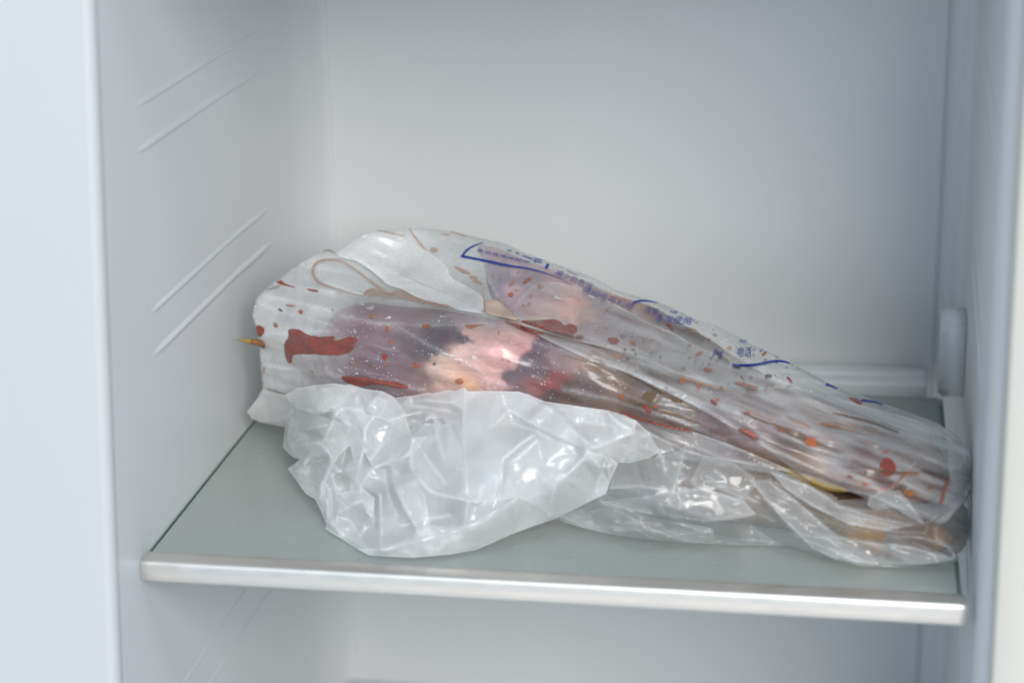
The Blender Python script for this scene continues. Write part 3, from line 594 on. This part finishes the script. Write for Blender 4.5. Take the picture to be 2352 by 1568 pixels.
# many tiny drips and frost flecks
def flecks(name, mat, n, box, rmin, rmax, poly, parent, yfun, seed, dens=None):
    r = np.random.default_rng(seed); V, Fc = [], []
    pts = np.c_[r.uniform(box[0], box[2], n*6), r.uniform(box[1], box[3], n*6)]; pts = pts[inside(pts, poly)]
    if dens is not None: pts = pts[r.uniform(0, 1, len(pts)) < dens(pts)]
    pts = pts[:n]
    for x, y_ in pts:
        rad = rmin*(rmax/rmin)**(r.uniform()**2.0); an = r.uniform(-.2, .8); el = r.uniform(1, 2.3)
        k = 7; q = np.array([(x+math.cos(an)*rad*el*math.cos(t)-math.sin(an)*rad*math.sin(t), y_+math.sin(an)*rad*el*math.cos(t)+math.cos(an)*rad*math.sin(t)) for t in [6.283*i/k+r.uniform(-.25, .25) for i in range(k)]])
        Fc.append(tuple(range(len(V), len(V)+k))); V.extend(q)
    V = np.array(V); o = mesh_obj(name, at_y(V, np.minimum(yfun(V)-.0006, floor_y(V)-.0006)), Fc, mat, parent); o['kind'] = 'stuff'; return o
M_FROST = principled('ice_crystal', (.86, .85, .84), .3)
FZ = lambda q: np.clip(.12+1.1*np.maximum(0, vnoise(q, 85, 61))+.5*np.maximum(0, vnoise(q, 40, 63)), 0, 1)*np.clip((2750-q[:, 0])/300, .06, 1)
flecks('frost_flecks', STAIN['frost'], 420, (1300, 1190, 3000, 1600), 1.0, 3.2, MEATP, bagthing, bag_y, 3, FZ)
flecks('juice_specks', STAIN['tan'], 70, (1050, 1000, 3800, 2000), 1.8, 6, BAG, bagthing, bag_y, 4)
flecks('dark_specks', STAIN['brown'], 110, (2500, 1250, 3200, 1560), 1.5, 5, BAG, bagthing, bag_y, 5)

# frost clumps: ragged white crusts on the roll
for x, y_, rx, ry, an in [(1770,1265,16,6,-25),(1755,1285,10,5,20),(1483,1232,20,6,-15),(1310,1465,22,7,-20),(1360,1480,14,6,40),(1800,1420,24,6,15),(1895,1430,22,6,30),(1725,1415,8,5,60),(2230,1192,14,5,15),(2365,1188,12,6,0),(1410,1270,12,8,0),(1555,1270,12,5,-20)]:
    patch('frost_crust', ell(x, y_, rx*.8, ry*.8, an, 22, .6), STAIN['frost'], bagthing, bag_y, .0007, .0003, 4, 1, jag=5)

# folded film at the upper left: grey flap, bright doubled band, stained fold loop
flap_y = lambda q: laplace(bag_base(q)[:, 0], [(0, 0, 0)], 0) - .004 - .0006*vnoise(q, 30, 71, .45, 4)
FLAP = [(1338,1014),(1372,996),(1420,956),(1505,924),(1560,935),(1640,968),(1720,1012),(1790,1062),(1800,1110),(1860,1140),(1930,1180),(1938,1215),(1935,1252),(1850,1205),(1760,1165),(1650,1115),(1500,1062),(1400,1035)]
BAND = [(1342,1018),(1400,1025),(1480,1052),(1580,1090),(1700,1140),(1800,1183),(1900,1228),(1940,1255),(1900,1250),(1820,1238),(1760,1225),(1700,1205),(1650,1180),(1600,1152),(1550,1140),(1520,1110),(1470,1070),(1420,1040),(1370,1032)]
patch('folded_flap', FLAP, M_FILM, bagthing, lambda q: bag_base(q)[:, 0]-.0015-.0007*vnoise(q, 30, 71, .45, 4), .003, .001, 10, 1, haze=.62)
patch('folded_band', BAND, M_FILM, bagthing, lambda q: bag_base(q)[:, 0]-.003-.0004*vnoise(q, 24, 72, .45, 4), .004, .001, 9, 1, haze=.92)
POUCH = [(1248,1075),(1260,1050),(1290,1037),(1350,1037),(1400,1060),(1450,1100),(1500,1140),(1545,1168),(1500,1178),(1450,1182),(1400,1170),(1330,1145),(1280,1135),(1252,1105)]
patch('folded_pouch', POUCH, M_FILM, bagthing, bag_y, .002, .003, 9, 2, haze=.5)
py = lambda q: bag_y(q)-.0045
ribbon('juice_streak', [(1450,1185),(1400,1172),(1290,1137),(1262,1118),(1249,1090),(1255,1060),(1285,1038),(1350,1037),(1400,1060),(1470,1115),(1530,1160),(1560,1180),(1590,1165),(1620,1158),(1660,1175),(1730,1205),(1820,1235)], [4,5,6,9,11,10,9,7,6,8,12,16,12,8,14,16,4], STAIN['tan'], bagthing, py, .001)
patch('blood_patch', [(1440,1180),(1480,1150),(1500,1152),(1540,1170),(1580,1178),(1620,1160),(1680,1185),(1740,1208),(1815,1235),(1740,1225),(1680,1210),(1600,1190),(1550,1190),(1500,1182)], STAIN['tan'], bagthing, py, .0012, .0003, 6)
ribbon('juice_streak', [(1638,915),(1660,950),(1690,985),(1705,1003)], [5,6,7,6], STAIN['tan'], bagthing, bag_y, .0012)
ribbon('juice_streak', [(1930,1150),(1936,1190),(1937,1245)], [3,5,4], STAIN['tan'], bagthing, bag_y, .005)
for l_ in ([(1505,922),(1560,930),(1620,945)], [(1760,935),(1800,940)], [(1800,925),(1840,936),(1875,948)], [(1290,1003),(1315,999),(1340,1012)], [(1090,1560),(1120,1570),(1148,1576)], [(1055,1555),(1085,1560),(1125,1570)], [(1065,1160),(1100,1150),(1130,1140)]):
    ribbon('juice_streak', l_, 7, STAIN['olive' if l_[0][0] < 1400 else 'tan'], bagthing, bag_y, .0009, taper=True)
for l_, wd, cn in (([(2960,1645),(3060,1690),(3110,1697)], 9, 'brown'), ([(3260,1690),(3400,1720),(3500,1740)], 9, 'tan'), ([(3480,1955),(3540,1960),(3590,1930),(3660,1860)], 7, 'orange'), ([(2250,1420),(2330,1440),(2460,1470)], 8, 'olive'), ([(2900,1600),(3000,1640),(3080,1680)], 6, 'tan'), ([(3080,1690),(3180,1730),(3260,1750)], 6, 'brown'), ([(3300,1680),(3420,1705),(3560,1740)], 7, 'tan')):
    ribbon('juice_streak', l_, wd, STAIN[cn], bagthing, bag_y, .0009, taper=True)

M_LEG = principled('yellow_leg_skin', (.40, .25, .06), .5, cvar=.25, cscale=70, bump=.3, bscale=200)
patch('leg_skin', [(3090,1852),(3150,1868),(3220,1895),(3330,1932),(3420,1966),(3330,1968),(3230,1938),(3160,1908)], M_LEG, meat, lambda q: bag_y(q)+.0052, .0, .002, 8, 2)
for l_, wd, cn in (([(2080,1300),(2200,1340),(2330,1372),(2450,1402)], 9, 'brown'), ([(2700,1500),(2830,1540),(2960,1570)], 10, 'tan'), ([(2450,1470),(2560,1520),(2680,1590),(2800,1650)], 10, 'brown'), ([(3330,1650),(3470,1680),(3600,1730)], 10, 'brown'), ([(3100,1700),(3230,1760),(3380,1810)], 10, 'brown'), ([(3440,1860),(3560,1890),(3680,1890)], 12, 'brown'), ([(2500,1610),(2650,1640),(2800,1690)], 12, 'brown')):
    ribbon('juice_streak', l_, wd, STAIN[cn], bagthing, bag_y, .0009, taper=True)

# ------------------------------------------------------------------ blue print on the film
Z2 = lambda pts: [(1800+x/3, 880+y_/3) for x, y_ in pts]
Z3 = lambda pts: [(2300+x/3, 1100+y_/3) for x, y_ in pts]
ribbon('printed_line', Z2([(400,270),(300,302),(235,335),(180,380),(150,432)]), [3,6,8,9,9], M_INK, bagthing, bag_y, .0009, smooth=1)
ribbon('printed_line', Z2([(130,432),(400,482),(680,545),(900,572),(1100,620),(1220,660),(1330,705),(1450,775)]), [10,10,11,9,8,5,3,2], M_INK, bagthing, bag_y, .0009, smooth=1)
ribbon('printed_line', Z2([(1180,525),(1150,582)]), 12, M_INK, bagthing, bag_y, .0009, smooth=0)
ribbon('printed_line', Z3([(690,335),(760,308),(870,305),(990,330)]), [9,9,6,3], M_INK, bagthing, bag_y, .0012)
ribbon('printed_line', [(2930,1456),(2955,1462),(3025,1459),(3070,1448),(3110,1442),(3140,1446),(3162,1453)], [8,11,11,12,11,9,4], M_INK, bagthing, bag_y, .0012, smooth=1)
ribbon('printed_line', [(3303,1536),(3320,1541),(3350,1553)], [9,7,4], M_INK, bagthing, bag_y, .0012)
ribbon('printed_line', [(3445,1601),(3490,1603),(3532,1617)], [10,9,4], M_INK, bagthing, bag_y, .0012)
for a_, b_ in (((690,362),(740,368)), ((790,385),(830,410)), ((870,425),(990,470)), ((1010,460),(1110,480)), ((1020,490),(1100,512)), ((1000,475),(1030,510))):
    ribbon('printed_line', Z2([a_, b_]), 5, M_INK, bagthing, bag_y, .0009, smooth=0)
def text_on(body, tl, tr, bl, thick=0.0):
    """lettering whose em box spans tl-tr and tl-bl on the film"""
    cu = bpy.data.curves.new('print_text', 'FONT'); cu.body = body; cu.resolution_u = 3
    if thick: cu.offset = thick
    t = bpy.data.objects.new('print_text', cu); COL.objects.link(t)
    bpy.context.view_layer.update(); dg = bpy.context.evaluated_depsgraph_get()
    me = bpy.data.meshes.new_from_object(t.evaluated_get(dg)); bpy.data.objects.remove(t)
    bm = bmesh.new(); bm.from_mesh(me); bmesh.ops.triangulate(bm, faces=bm.faces[:])
    bmesh.ops.remove_doubles(bm, verts=bm.verts[:], dist=1e-5)
    v = np.array([(p.co.x, p.co.y) for p in bm.verts]); f = [tuple(p.index for p in fc.verts) for fc in bm.faces]; bm.free()
    x0, x1 = v[:, 0].min(), v[:, 0].max(); y0, y1 = v[:, 1].min(), v[:, 1].max()
    u = (v[:, 0]-x0)/(x1-x0); w_ = (y1-v[:, 1])/(y1-y0)
    tl, tr, bl = map(np.array, (tl, tr, bl)); q = tl + u[:, None]*(tr-tl) + w_[:, None]*(bl-tl)
    return mesh_obj('printed_text', at_y(q, bag_y(q)-.0022), f, M_INK, bagthing, smooth=False)
text_on('减少白色污', Z2([(1290,585)])[0], Z2([(1730,765)])[0], Z2([(1252,655)])[0], .003)
text_on('请回收再利用', Z2([(1620,782)])[0], Z2([(2215,1010)])[0], Z2([(1575,850)])[0], .003)
text_on('环保，', Z3([(850,372)])[0], Z3([(1040,408)])[0], Z3([(835,455)])[0], .003)
text_on('请', Z3([(1150,415)])[0], Z3([(1240,436)])[0], Z3([(1130,445)])[0], .003)
text_on('多次使用', Z3([(985,462)])[0], Z3([(1405,508)])[0], Z3([(960,555)])[0], .003)
text_on('3kg', Z3([(1675,880)])[0], Z3([(1785,893)])[0], Z3([(1655,972)])[0], .004)
text_on('.', Z3([(1600,918)])[0], Z3([(1612,920)])[0], Z3([(1598,930)])[0])
text_on('电话：', Z3([(1960,858)])[0], Z3([(2165,858)])[0], Z3([(1940,978)])[0], .004)
text_on('地', Z3([(1985,765)])[0], Z3([(2075,775)])[0], Z3([(1960,808)])[0], .004)
ribbon('printed_line', Z3([(2220,925),(2235,900),(2260,890)]), 4, M_INK, bagthing, bag_y, .0012)
text_on('食品直接接触用', Z2([(335,338)])[0], Z2([(960,490)])[0], Z2([(310,372)])[0], .003)

# pointed claw poking out through the film at the far left
def horn(name, p0, p1, r0, mat, parent, bend=.0):
    V, Fc = [], []; p0, p1 = np.array(p0), np.array(p1); ax = p1-p0; L = np.linalg.norm(ax); ax /= L
    s = np.cross(ax, [0, 0, 1.0]); s /= np.linalg.norm(s); u = np.cross(s, ax); n, k = 14, 12
    for i in range(n+1):
        t = i/n; r = r0*(1-t)**.8*(1+.18*math.exp(-((t-.08)/.08)**2))+.00012; c = p0+ax*L*t+u*(-bend*L*t*(1-t)*2)
        for j in range(k): a = 2*math.pi*j/k; V.append(c+s*r*math.cos(a)*.9+u*r*math.sin(a))
    for i in range(n):
        for j in range(k): Fc.append((i*k+j, i*k+(j+1) % k, (i+1)*k+(j+1) % k, (i+1)*k+j))
    Fc.append(tuple(range(k))[::-1]); Fc.append(tuple(n*k+j for j in range(k)))
    return mesh_obj(name, V, Fc, mat, parent)
def claw_mat():
    m, nt, out = newmat('horn'); L = nt.links.new; tc = node(nt, 'ShaderNodeTexCoord'); p = node(nt, 'ShaderNodeBsdfPrincipled', Roughness=.35)
    sx = node(nt, 'ShaderNodeSeparateXYZ'); L(tc.outputs['Object'], sx.inputs[0])
    cr = node(nt, 'ShaderNodeValToRGB'); mr = node(nt, 'ShaderNodeMapRange'); L(sx.outputs[0], mr.inputs[0]); mr.inputs[1].default_value = CLAW1[0]; mr.inputs[2].default_value = CLAW0[0]
    L(mr.outputs[0], cr.inputs[0]); e = cr.color_ramp.elements; e[0].position = .0; e[0].color = (.16, .09, .03, 1); e[1].position = 1; e[1].color = (.16, .07, .03, 1)
    for ps, c in ((.12, (.38, .24, .04, 1)), (.48, (.42, .23, .035, 1)), (.56, (.13, .06, .02, 1)), (.62, (.30, .13, .03, 1))):
        x = e.new(ps); x.color = c
    L(cr.outputs[0], p.inputs['Base Color']); L(p.outputs[0], out.inputs[0]); return m
CLAW0 = at_y([(1062,1376)], [.166])[0]; CLAW1 = at_y([(946,1358)], [.163])[0]
horn('claw', CLAW0, CLAW1, .0024, claw_mat(), meat, -.03)
sh0 = at_y([(1190,1400)], [.152])[0]
M_SHANK = principled('pale_shank', (.42, .35, .30), .5, cvar=.2, cscale=90)
bm = bmesh.new()
patch('shank', [(1050,1358),(1100,1355),(1170,1365),(1180,1410),(1120,1405),(1055,1390)], M_SHANK, meat, bag_y, -.003, .002, 9, 1)

# ------------------------------------------------------------------ clear bag: crumpled mouth in front, folds along the right
clear = thing('clear_bag', 'crumpled clear plastic bag bunched in front of and below the printed bag', 'plastic bag')
MOUTH = [(988,1645),(1005,1625),(1025,1600),(1040,1570),(1055,1552),(1085,1568),(1110,1575),(1145,1578),(1165,1565),(1185,1553),(1250,1542),(1335,1532),(1380,1539),(1400,1535),(1465,1556),(1530,1564),(1560,1578),(1580,1590),(1645,1583),(1710,1570),(1730,1572),(1795,1559),(1825,1563),(1857,1547),(1870,1565),(1960,1563),(2075,1565),(2120,1580),(2180,1605),(2300,1622),(2430,1640),(2500,1660),(2545,1682),(2600,1735),(2640,1805),(2600,1830),(2520,1850),(2475,1850),(2455,1890),(2440,1925),(2425,1975),(2370,2000),(2300,2035),(2220,2075),(2130,2105),(2050,2135),(1970,2170),(1900,2200),(1800,2217),(1650,2230),(1560,2226),(1475,2220),(1430,2195),(1360,2150),(1300,2115),(1305,2095),(1285,2045),(1260,1995),(1225,1975),(1205,1950),(1185,1920),(1165,1895),(1150,1873),(1175,1862),(1200,1835),(1180,1832),(1160,1820),(1132,1787),(1136,1740),(1140,1705),(1110,1702),(1085,1697),(1040,1687),(1005,1672)]
MB_ = [(988,1645,.175),(1055,1552,.168),(1140,1577,.150),(1250,1542,.125),(1335,1532,.115),(1530,1564,.104),(1710,1570,.098),(1870,1560,.090),(2075,1565,.087),(2430,1640,.080),(2545,1682,.076),(2640,1800,.068),(1040,1687,.180),(1132,1787,.148),(1150,1873,.120),(1225,1975,.085),(1305,2100,.055),(1430,2195,.030),(1560,2226,.022),(1900,2200,.034),(2220,2075,.060),(2425,1975,.064),(2475,1850,.066),
 (1250,1700,.108),(1400,1750,.090),(1600,1750,.078),(1800,1750,.068),(2000,1750,.062),(2200,1780,.058),(2400,1750,.062),(1300,1900,.085),(1500,1900,.062),(1750,1900,.050),(2000,1900,.044),(2250,1930,.050),(1450,2080,.045),(1700,2080,.034),(1950,2080,.036)]
mouth_base = TPS(MB_)
# ridge lines with height towards the viewer in mm
RIDGE = [([(1145,1578),(1180,1630),(1270,1655),(1345,1622),(1450,1645),(1550,1685),(1622,1660)], 7), ([(1285,1552),(1250,1600),(1270,1650)], 7), ([(1530,1565),(1485,1610),(1460,1645)], 7), ([(1530,1565),(1580,1605),(1625,1655)], 5),
 ([(1185,1680),(1240,1690),(1300,1668)], -6), ([(1330,1682),(1290,1780),(1325,1825),(1310,1890),(1275,1950),(1280,1990)], 8), ([(1455,1720),(1450,1820),(1425,1920),(1415,1980)], 7), ([(1380,1740),(1380,1830),(1360,1900)], -6), ([(1400,1950),(1350,1965)], -5),
 ([(1640,1820),(1490,1870),(1445,1940)], 6), ([(1530,1780),(1480,1840)], -5), ([(1650,1750),(1640,1820),(1650,1880),(1720,1965),(1910,2010)], 8), ([(1700,1820),(1780,1930)], -4), ([(1565,1860),(1580,1950),(1625,2045),(1690,2150)], 6), ([(1540,1880),(1550,1960),(1590,2060)], -5),
 ([(1520,1980),(1520,2075),(1525,2200)], 5), ([(1490,2000),(1495,2100)], -4), ([(1315,1890),(1345,1950),(1335,2100)], 6), ([(1310,2000),(1325,2100)], 5), ([(1328,1960),(1330,2060)], -4), ([(1345,1970),(1390,2025),(1455,2000),(1485,2065)], 6), ([(1400,2080),(1440,2140)], -4),
 ([(1850,1555),(1850,1700),(1850,1800),(1865,1980)], 4), ([(1780,1670),(1790,1790),(1775,1825)], 5), ([(1740,1700),(1770,1820)], 4), ([(1760,1690),(1775,1800)], -4), ([(1620,1665),(1690,1640),(1750,1660),(1700,1690)], 6), ([(1660,1680),(1730,1700)], -6), ([(1700,1600),(1800,1610),(1840,1590)], 4), ([(1650,1625),(1800,1640)], -5),
 ([(2350,1805),(2340,1760),(2270,1695),(2230,1650),(2185,1615)], 9), ([(2350,1805),(2440,1765),(2540,1722)], 8), ([(2350,1805),(2290,1880),(2225,1935),(2205,2000),(2200,2065)], 9), ([(2350,1805),(2230,1750),(2125,1700),(2040,1640),(1980,1572)], 7), ([(2350,1805),(2440,1825)], 6), ([(2300,1800),(2170,1740),(2050,1690)], -6), ([(2420,1850),(2390,1930)], -5), ([(2400,1870),(2440,1860)], 6), ([(2300,1680),(2420,1700)], -4), ([(2430,1645),(2470,1690),(2530,1715)], 5),
 ([(2015,1835),(2075,1780),(2135,1735)], 5), ([(2040,1850),(2150,1760)], -3), ([(1900,2025),(1990,1995),(2075,1985),(2140,2020),(2220,2068)], 5), ([(1530,2195),(1650,2155),(1760,2130),(1875,2100),(1980,2040),(2075,1985)], 6), ([(1600,2100),(1800,2060)], -4), ([(1700,2100),(1770,2110)], 6), ([(1190,1880),(1250,1820),(1320,1830)], 6), ([(1235,1900),(1240,1850),(1300,1830)], -6), ([(1200,1860),(1240,1920),(1275,1950)], -4), ([(1160,1700),(1150,1760),(1160,1790)], 5), ([(1170,1780),(1230,1720),(1300,1700)], 5), ([(1160,1785),(1270,1770),(1300,1775)], 5), ([(1200,1730),(1250,1740)], -5), ([(1330,1900),(1420,1840)], 5), ([(1360,1890),(1410,1875)], 4)]
def crumple(name, poly, basef, ridges, spacing, amp, seed, haze, lift=0.0, step=9, it=2, mat=M_CLEAR, edge=.0, dens_right=1.0, fine=.0007, long_=0.0):
    q, f, n_ = tri_sheet(poly, step); ff = facet_field(poly, ridges, spacing, amp, seed, dens_right)
    h = laplace(ff(q) + facet_field(poly, [], 27, fine, seed+1, 2.5)(q)*np.clip((1950-q[:, 0])/500, .35, 1), f, it+1, f=.5) + .0004*vnoise(q, 45, seed+5)
    if long_: h = h + long_/.0034*FACET(tfacet(q)+np.array([(seed*37) % 60-30, (seed*53) % 80-40]))
    d = polydist(q, np.r_[np.array(poly, float), np.array(poly[:1], float)])
    yy = basef(q) - h - lift + edge*np.exp(-d/18)
    yy = np.minimum(yy, floor_y(q)-.0005-.0012*np.clip(d/30, 0, 1))
    hz = np.clip(haze*(1+.25*vnoise(q, 90, seed+9)) + .12*np.exp(-d/9), 0, .95)
    for ln, h_ in ridges: hz = hz + .20*np.exp(-polydist(q, ln)/5)
    return mesh_obj(name, at_y(q, yy), f, mat, clear, attr=np.clip(hz, 0, .95))
mb = lambda q: mouth_base(q)[:, 0]
crumple('mouth_film', MOUTH, mb, RIDGE, 62, .0034, 101, .46, step=5.5, it=2, dens_right=2.2, fine=.0006)
IN = [tuple(p) for p in shrink(MOUTH, 14)]
crumple('rear_film', IN, lambda q: mb(q)+.016, [], 70, .0055, 202, .48, it=0, step=8, dens_right=1.4)
FOLDS = [([(1145,1578),(1185,1553),(1250,1542),(1335,1532),(1465,1556),(1530,1564),(1580,1592),(1625,1655),(1600,1676),(1550,1687),(1450,1647),(1345,1622),(1330,1642),(1270,1657),(1185,1634),(1175,1600)], .006, .26),
 ([(988,1645),(1025,1600),(1060,1560),(1110,1590),(1180,1640),(1160,1668),(1100,1688),(1040,1687),(1005,1672)], .005, .30),
 ([(1145,1692),(1180,1640),(1270,1658),(1330,1682),(1300,1760),(1260,1790),(1200,1833),(1160,1820),(1134,1787),(1140,1720)], .005, .10),
 ([(1330,1680),(1400,1690),(1455,1720),(1452,1820),(1428,1920),(1415,1975),(1395,1960),(1420,1860),(1400,1780),(1350,1830),(1318,1890),(1282,1985),(1275,1950),(1308,1890),(1322,1825),(1290,1780)], .006, .28),
 ([(1305,2090),(1308,2000),(1312,1890),(1330,1885),(1347,1950),(1342,2010),(1336,2100)], .007, .18),
 ([(1857,1549),(1870,1565),(1960,1563),(2075,1566),(2120,1581),(2180,1606),(2300,1623),(2430,1642),(2543,1684),(2540,1724),(2440,1768),(2350,1805),(2435,1826),(2470,1850),(2440,1925),(2423,1973),(2370,1998),(2220,2073),(2140,2020),(2075,1988),(1990,1998),(1910,2012),(1865,1980),(1852,1800),(1850,1700)], .007, .30),
 ([(1430,2194),(1530,2190),(1650,2152),(1760,2128),(1875,2098),(1980,2040),(2075,1984),(2140,2020),(2218,2072),(2130,2103),(2050,2133),(1970,2168),(1900,2198),(1800,2215),(1650,2228),(1560,2224),(1475,2218)], .006, .24),
 ([(1345,1622),(1450,1645),(1550,1685),(1622,1662),(1650,1750),(1640,1820),(1560,1850),(1490,1870),(1455,1800),(1455,1720),(1390,1700),(1350,1670)], .005, .30),
 ([(1640,1820),(1650,1880),(1720,1965),(1910,2012),(1865,1980),(1850,1800),(1800,1700),(1700,1690),(1650,1750)], .005, .22),
 ([(1150,1873),(1200,1836),(1262,1796),(1320,1828),(1308,1885),(1275,1945),(1225,1925),(1185,1915)], .004, .06),
 ([(1345,1970),(1455,1955),(1500,1990),(1490,2070),(1465,2050),(1450,2010),(1390,2026)], .006, .30),
 ([(1565,1860),(1600,1900),(1650,1890),(1700,1975),(1720,2100),(1690,2152),(1625,2050),(1580,1955)], .005, .22)]
for i, (p_, lf, hz) in enumerate(FOLDS):
    inr = [(l, h*.8) for l, h in RIDGE if inside(np.array(l, float), p_).all()]
    crumple('film_fold', [tuple(v) for v in p_], mb, inr, 80, .0022, 300+i, hz*1.35, lift=lf, step=6, it=1, edge=.0006, dens_right=1.6)

# lower right: slack film and what it wraps
LOW = [(2220,2075),(2300,2035),(2420,1975),(2440,1900),(2480,1845),(2540,1720),(2575,1712),(2640,1750),(2750,1795),(2815,1822),(2940,1838),(3075,1855),(3100,1880),(3180,1910),(3250,1942),(3330,1975),(3350,2000),(3475,1990),(3620,2030),(3700,2090),(3790,2060),(3830,2010),(3880,1990),(3895,2050),(3893,2120),(3885,2180),(3868,2225),(3830,2244),(3750,2252),(3700,2256),(3575,2267),(3450,2262),(3350,2240),(3270,2220),(3165,2182),(3080,2180),(2940,2177),(2925,2178),(2800,2170),(2650,2162),(2550,2150),(2450,2137),(2350,2115)]
LB = [(2220,2075,.066),(2350,2115,.060),(2550,2150,.056),(2800,2170,.056),(3100,2180,.056),(3350,2240,.044),(3575,2267,.038),(3750,2252,.042),(3868,2225,.048),(2480,1845,.072),(2575,1712,.080),(2815,1822,.074),(3075,1855,.068),(3250,1942,.060),(3475,1990,.055),(3700,2090,.052),(3830,2010,.072),(3893,2080,.075),(2600,1950,.056),(2800,2000,.052),(3000,2000,.052),(3200,2060,.048),(3400,2120,.042),(3600,2150,.040),(3800,2150,.050),(2500,2060,.056)]
low_base = TPS(LB); lb = lambda q: low_base(q)[:, 0]
LR = [([(2650,1970),(2800,1955),(2900,1980),(2970,2005)], 5), ([(2425,1950),(2560,1945),(2700,1968)], 5), ([(2740,1798),(2720,1890),(2690,1965)], 6), ([(2815,1825),(2930,1850),(3010,1905)], 5), ([(2400,2010),(2520,2040),(2660,2065),(2820,2082),(3000,2060)], 5), ([(2455,2120),(2560,2118),(2700,2128)], 6), ([(2640,2020),(2660,2055),(2700,2068)], 6), ([(2670,2145),(2760,2130),(2850,2125)], 5), ([(2560,2075),(2580,2110)], 4), ([(2500,2085),(2650,2095)], -4), ([(2860,1880),(2895,1905)], 5), ([(2650,1830),(2660,1885)], 5),
 ([(3000,1920),(3140,2085),(3250,2190),(3340,2235)], 8), ([(3080,1920),(3225,2035),(3350,2145),(3450,2165),(3650,2185),(3820,2235)], 8), ([(3080,1885),(3250,1950),(3360,2025),(3500,2070),(3650,2100)], 7), ([(3100,1930),(3250,2020),(3400,2095),(3560,2115)], -6), ([(3300,2080),(3450,2120),(3700,2130)], -6), ([(3350,2030),(3500,2045),(3620,2030),(3700,2090)], 6), ([(3550,2140),(3700,2150),(3800,2190)], 6), ([(3740,2110),(3745,2150),(3790,2180)], 5), ([(3650,2170),(3780,2220)], -5), ([(2900,2040),(3050,2060),(3100,2085)], 4), ([(3000,2100),(3100,2170)], -4), ([(2880,1940),(2960,1960),(3020,1935)], 4)]
crumple('side_film', LOW, lb, LR, 95, .0026, 501, .15, it=0, step=7, long_=.003, dens_right=1.0)
crumple('side_film', [tuple(p) for p in shrink(LOW, 12)], lambda q: lb(q)+.010, [], 110, .0025, 502, .12, long_=.003)
SF = [([(2440,1955),(2450,1890),(2480,1850),(2520,1785),(2600,1832),(2740,1798),(2715,1890),(2700,1967),(2560,1946)], .006, .20), ([(2815,1822),(2930,1850),(3015,1910),(3020,1940),(2975,2000),(2880,1955),(2790,1950),(2760,1925)], .005, .16),
 ([(2400,2006),(2640,1975),(2790,1950),(2900,1978),(2975,2002),(3025,2055),(2930,2078),(2825,2083),(2650,2062),(2520,2040)], .006, .26), ([(3000,1920),(3080,1918),(3225,2035),(3350,2145),(3450,2165),(3650,2185),(3820,2235),(3700,2254),(3500,2256),(3340,2235),(3250,2190),(3140,2085)], .006, .30),
 ([(3080,1885),(3250,1948),(3360,2025),(3500,2070),(3650,2100),(3550,2122),(3400,2097),(3250,2025),(3140,1950)], .007, .30), ([(3475,1990),(3520,1965),(3600,1960),(3640,2010),(3700,2095),(3640,2070),(3580,2030),(3500,2040),(3470,2020)], .006, .28), ([(2575,1712),(2640,1752),(2700,1800),(2640,1815),(2560,1790),(2540,1740)], .003, .16), ([(2250,2085),(2400,2030),(2560,2060),(2700,2085),(2850,2110),(2860,2160),(2650,2160),(2450,2135)], .005, .12)]
for i, (p_, lf, hz) in enumerate(SF):
    inr = [(l, h*.7) for l, h in LR if inside(np.array(l, float), p_).all()]
    crumple('film_fold', [tuple(v) for v in p_], lb, inr, 110, .0012, 600+i, hz*.72, lift=lf, step=7, it=0, edge=.0004, long_=.0035)
# dull brown meat under the slack film
M2P = [(2560,1735),(2700,1790),(2900,1820),(3100,1860),(3300,1915),(3480,1960),(3700,2050),(3800,2030),(3870,2010),(3880,2120),(3860,2200),(3780,2235),(3600,2240),(3400,2200),(3250,2140),(3100,2110),(2900,2090),(2700,2060),(2600,1980),(2540,1860)]
MC2 = haze_at([C(2600,1780,128,112,96),C(2750,1850,120,110,104),C(2650,1950,140,138,134),C(2900,1900,134,126,118),C(3000,2050,138,130,120),C(3200,2000,128,114,104),C(3400,2030,122,112,104),C(3450,1960,130,112,98),C(3350,2130,104,92,72),C(3500,2150,170,138,92),C(3440,2150,150,126,84),C(3570,2155,88,80,72),C(3600,2100,132,118,112),C(3700,2180,100,76,56),C(3780,2215,98,72,52),C(3830,2080,70,62,54),C(3815,2040,150,116,78),C(3750,2150,150,120,76),C(3850,2150,110,100,92),C(3650,2060,130,112,104),C(2750,2000,148,146,142),C(3100,2100,140,136,130)], 14.0, 2.6)
Q, F, nb_ = tri_sheet(smooth_poly(M2P, 1), 11)
ym = np.minimum(lb(Q)+.0085+.0022*vnoise(Q, 30, 81, .35, 4)+.010*np.exp(-polydist(Q, M2P+[M2P[0]])/25), floor_y(Q)-.0004)
V, FF, nb = back_close(Q, F, ym, lambda q: .03*np.sqrt(np.clip(polydist(q, M2P+[M2P[0]])/150, 0, 1)))
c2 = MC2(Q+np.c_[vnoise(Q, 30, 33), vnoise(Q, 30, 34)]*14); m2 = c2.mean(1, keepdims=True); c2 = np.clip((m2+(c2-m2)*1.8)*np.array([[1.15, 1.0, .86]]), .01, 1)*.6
mesh_obj('muscle', V, FF, M_MEAT, meat, cols=np.r_[c2, np.tile(lin((120, 110, 100)), (len(nb), 1))])
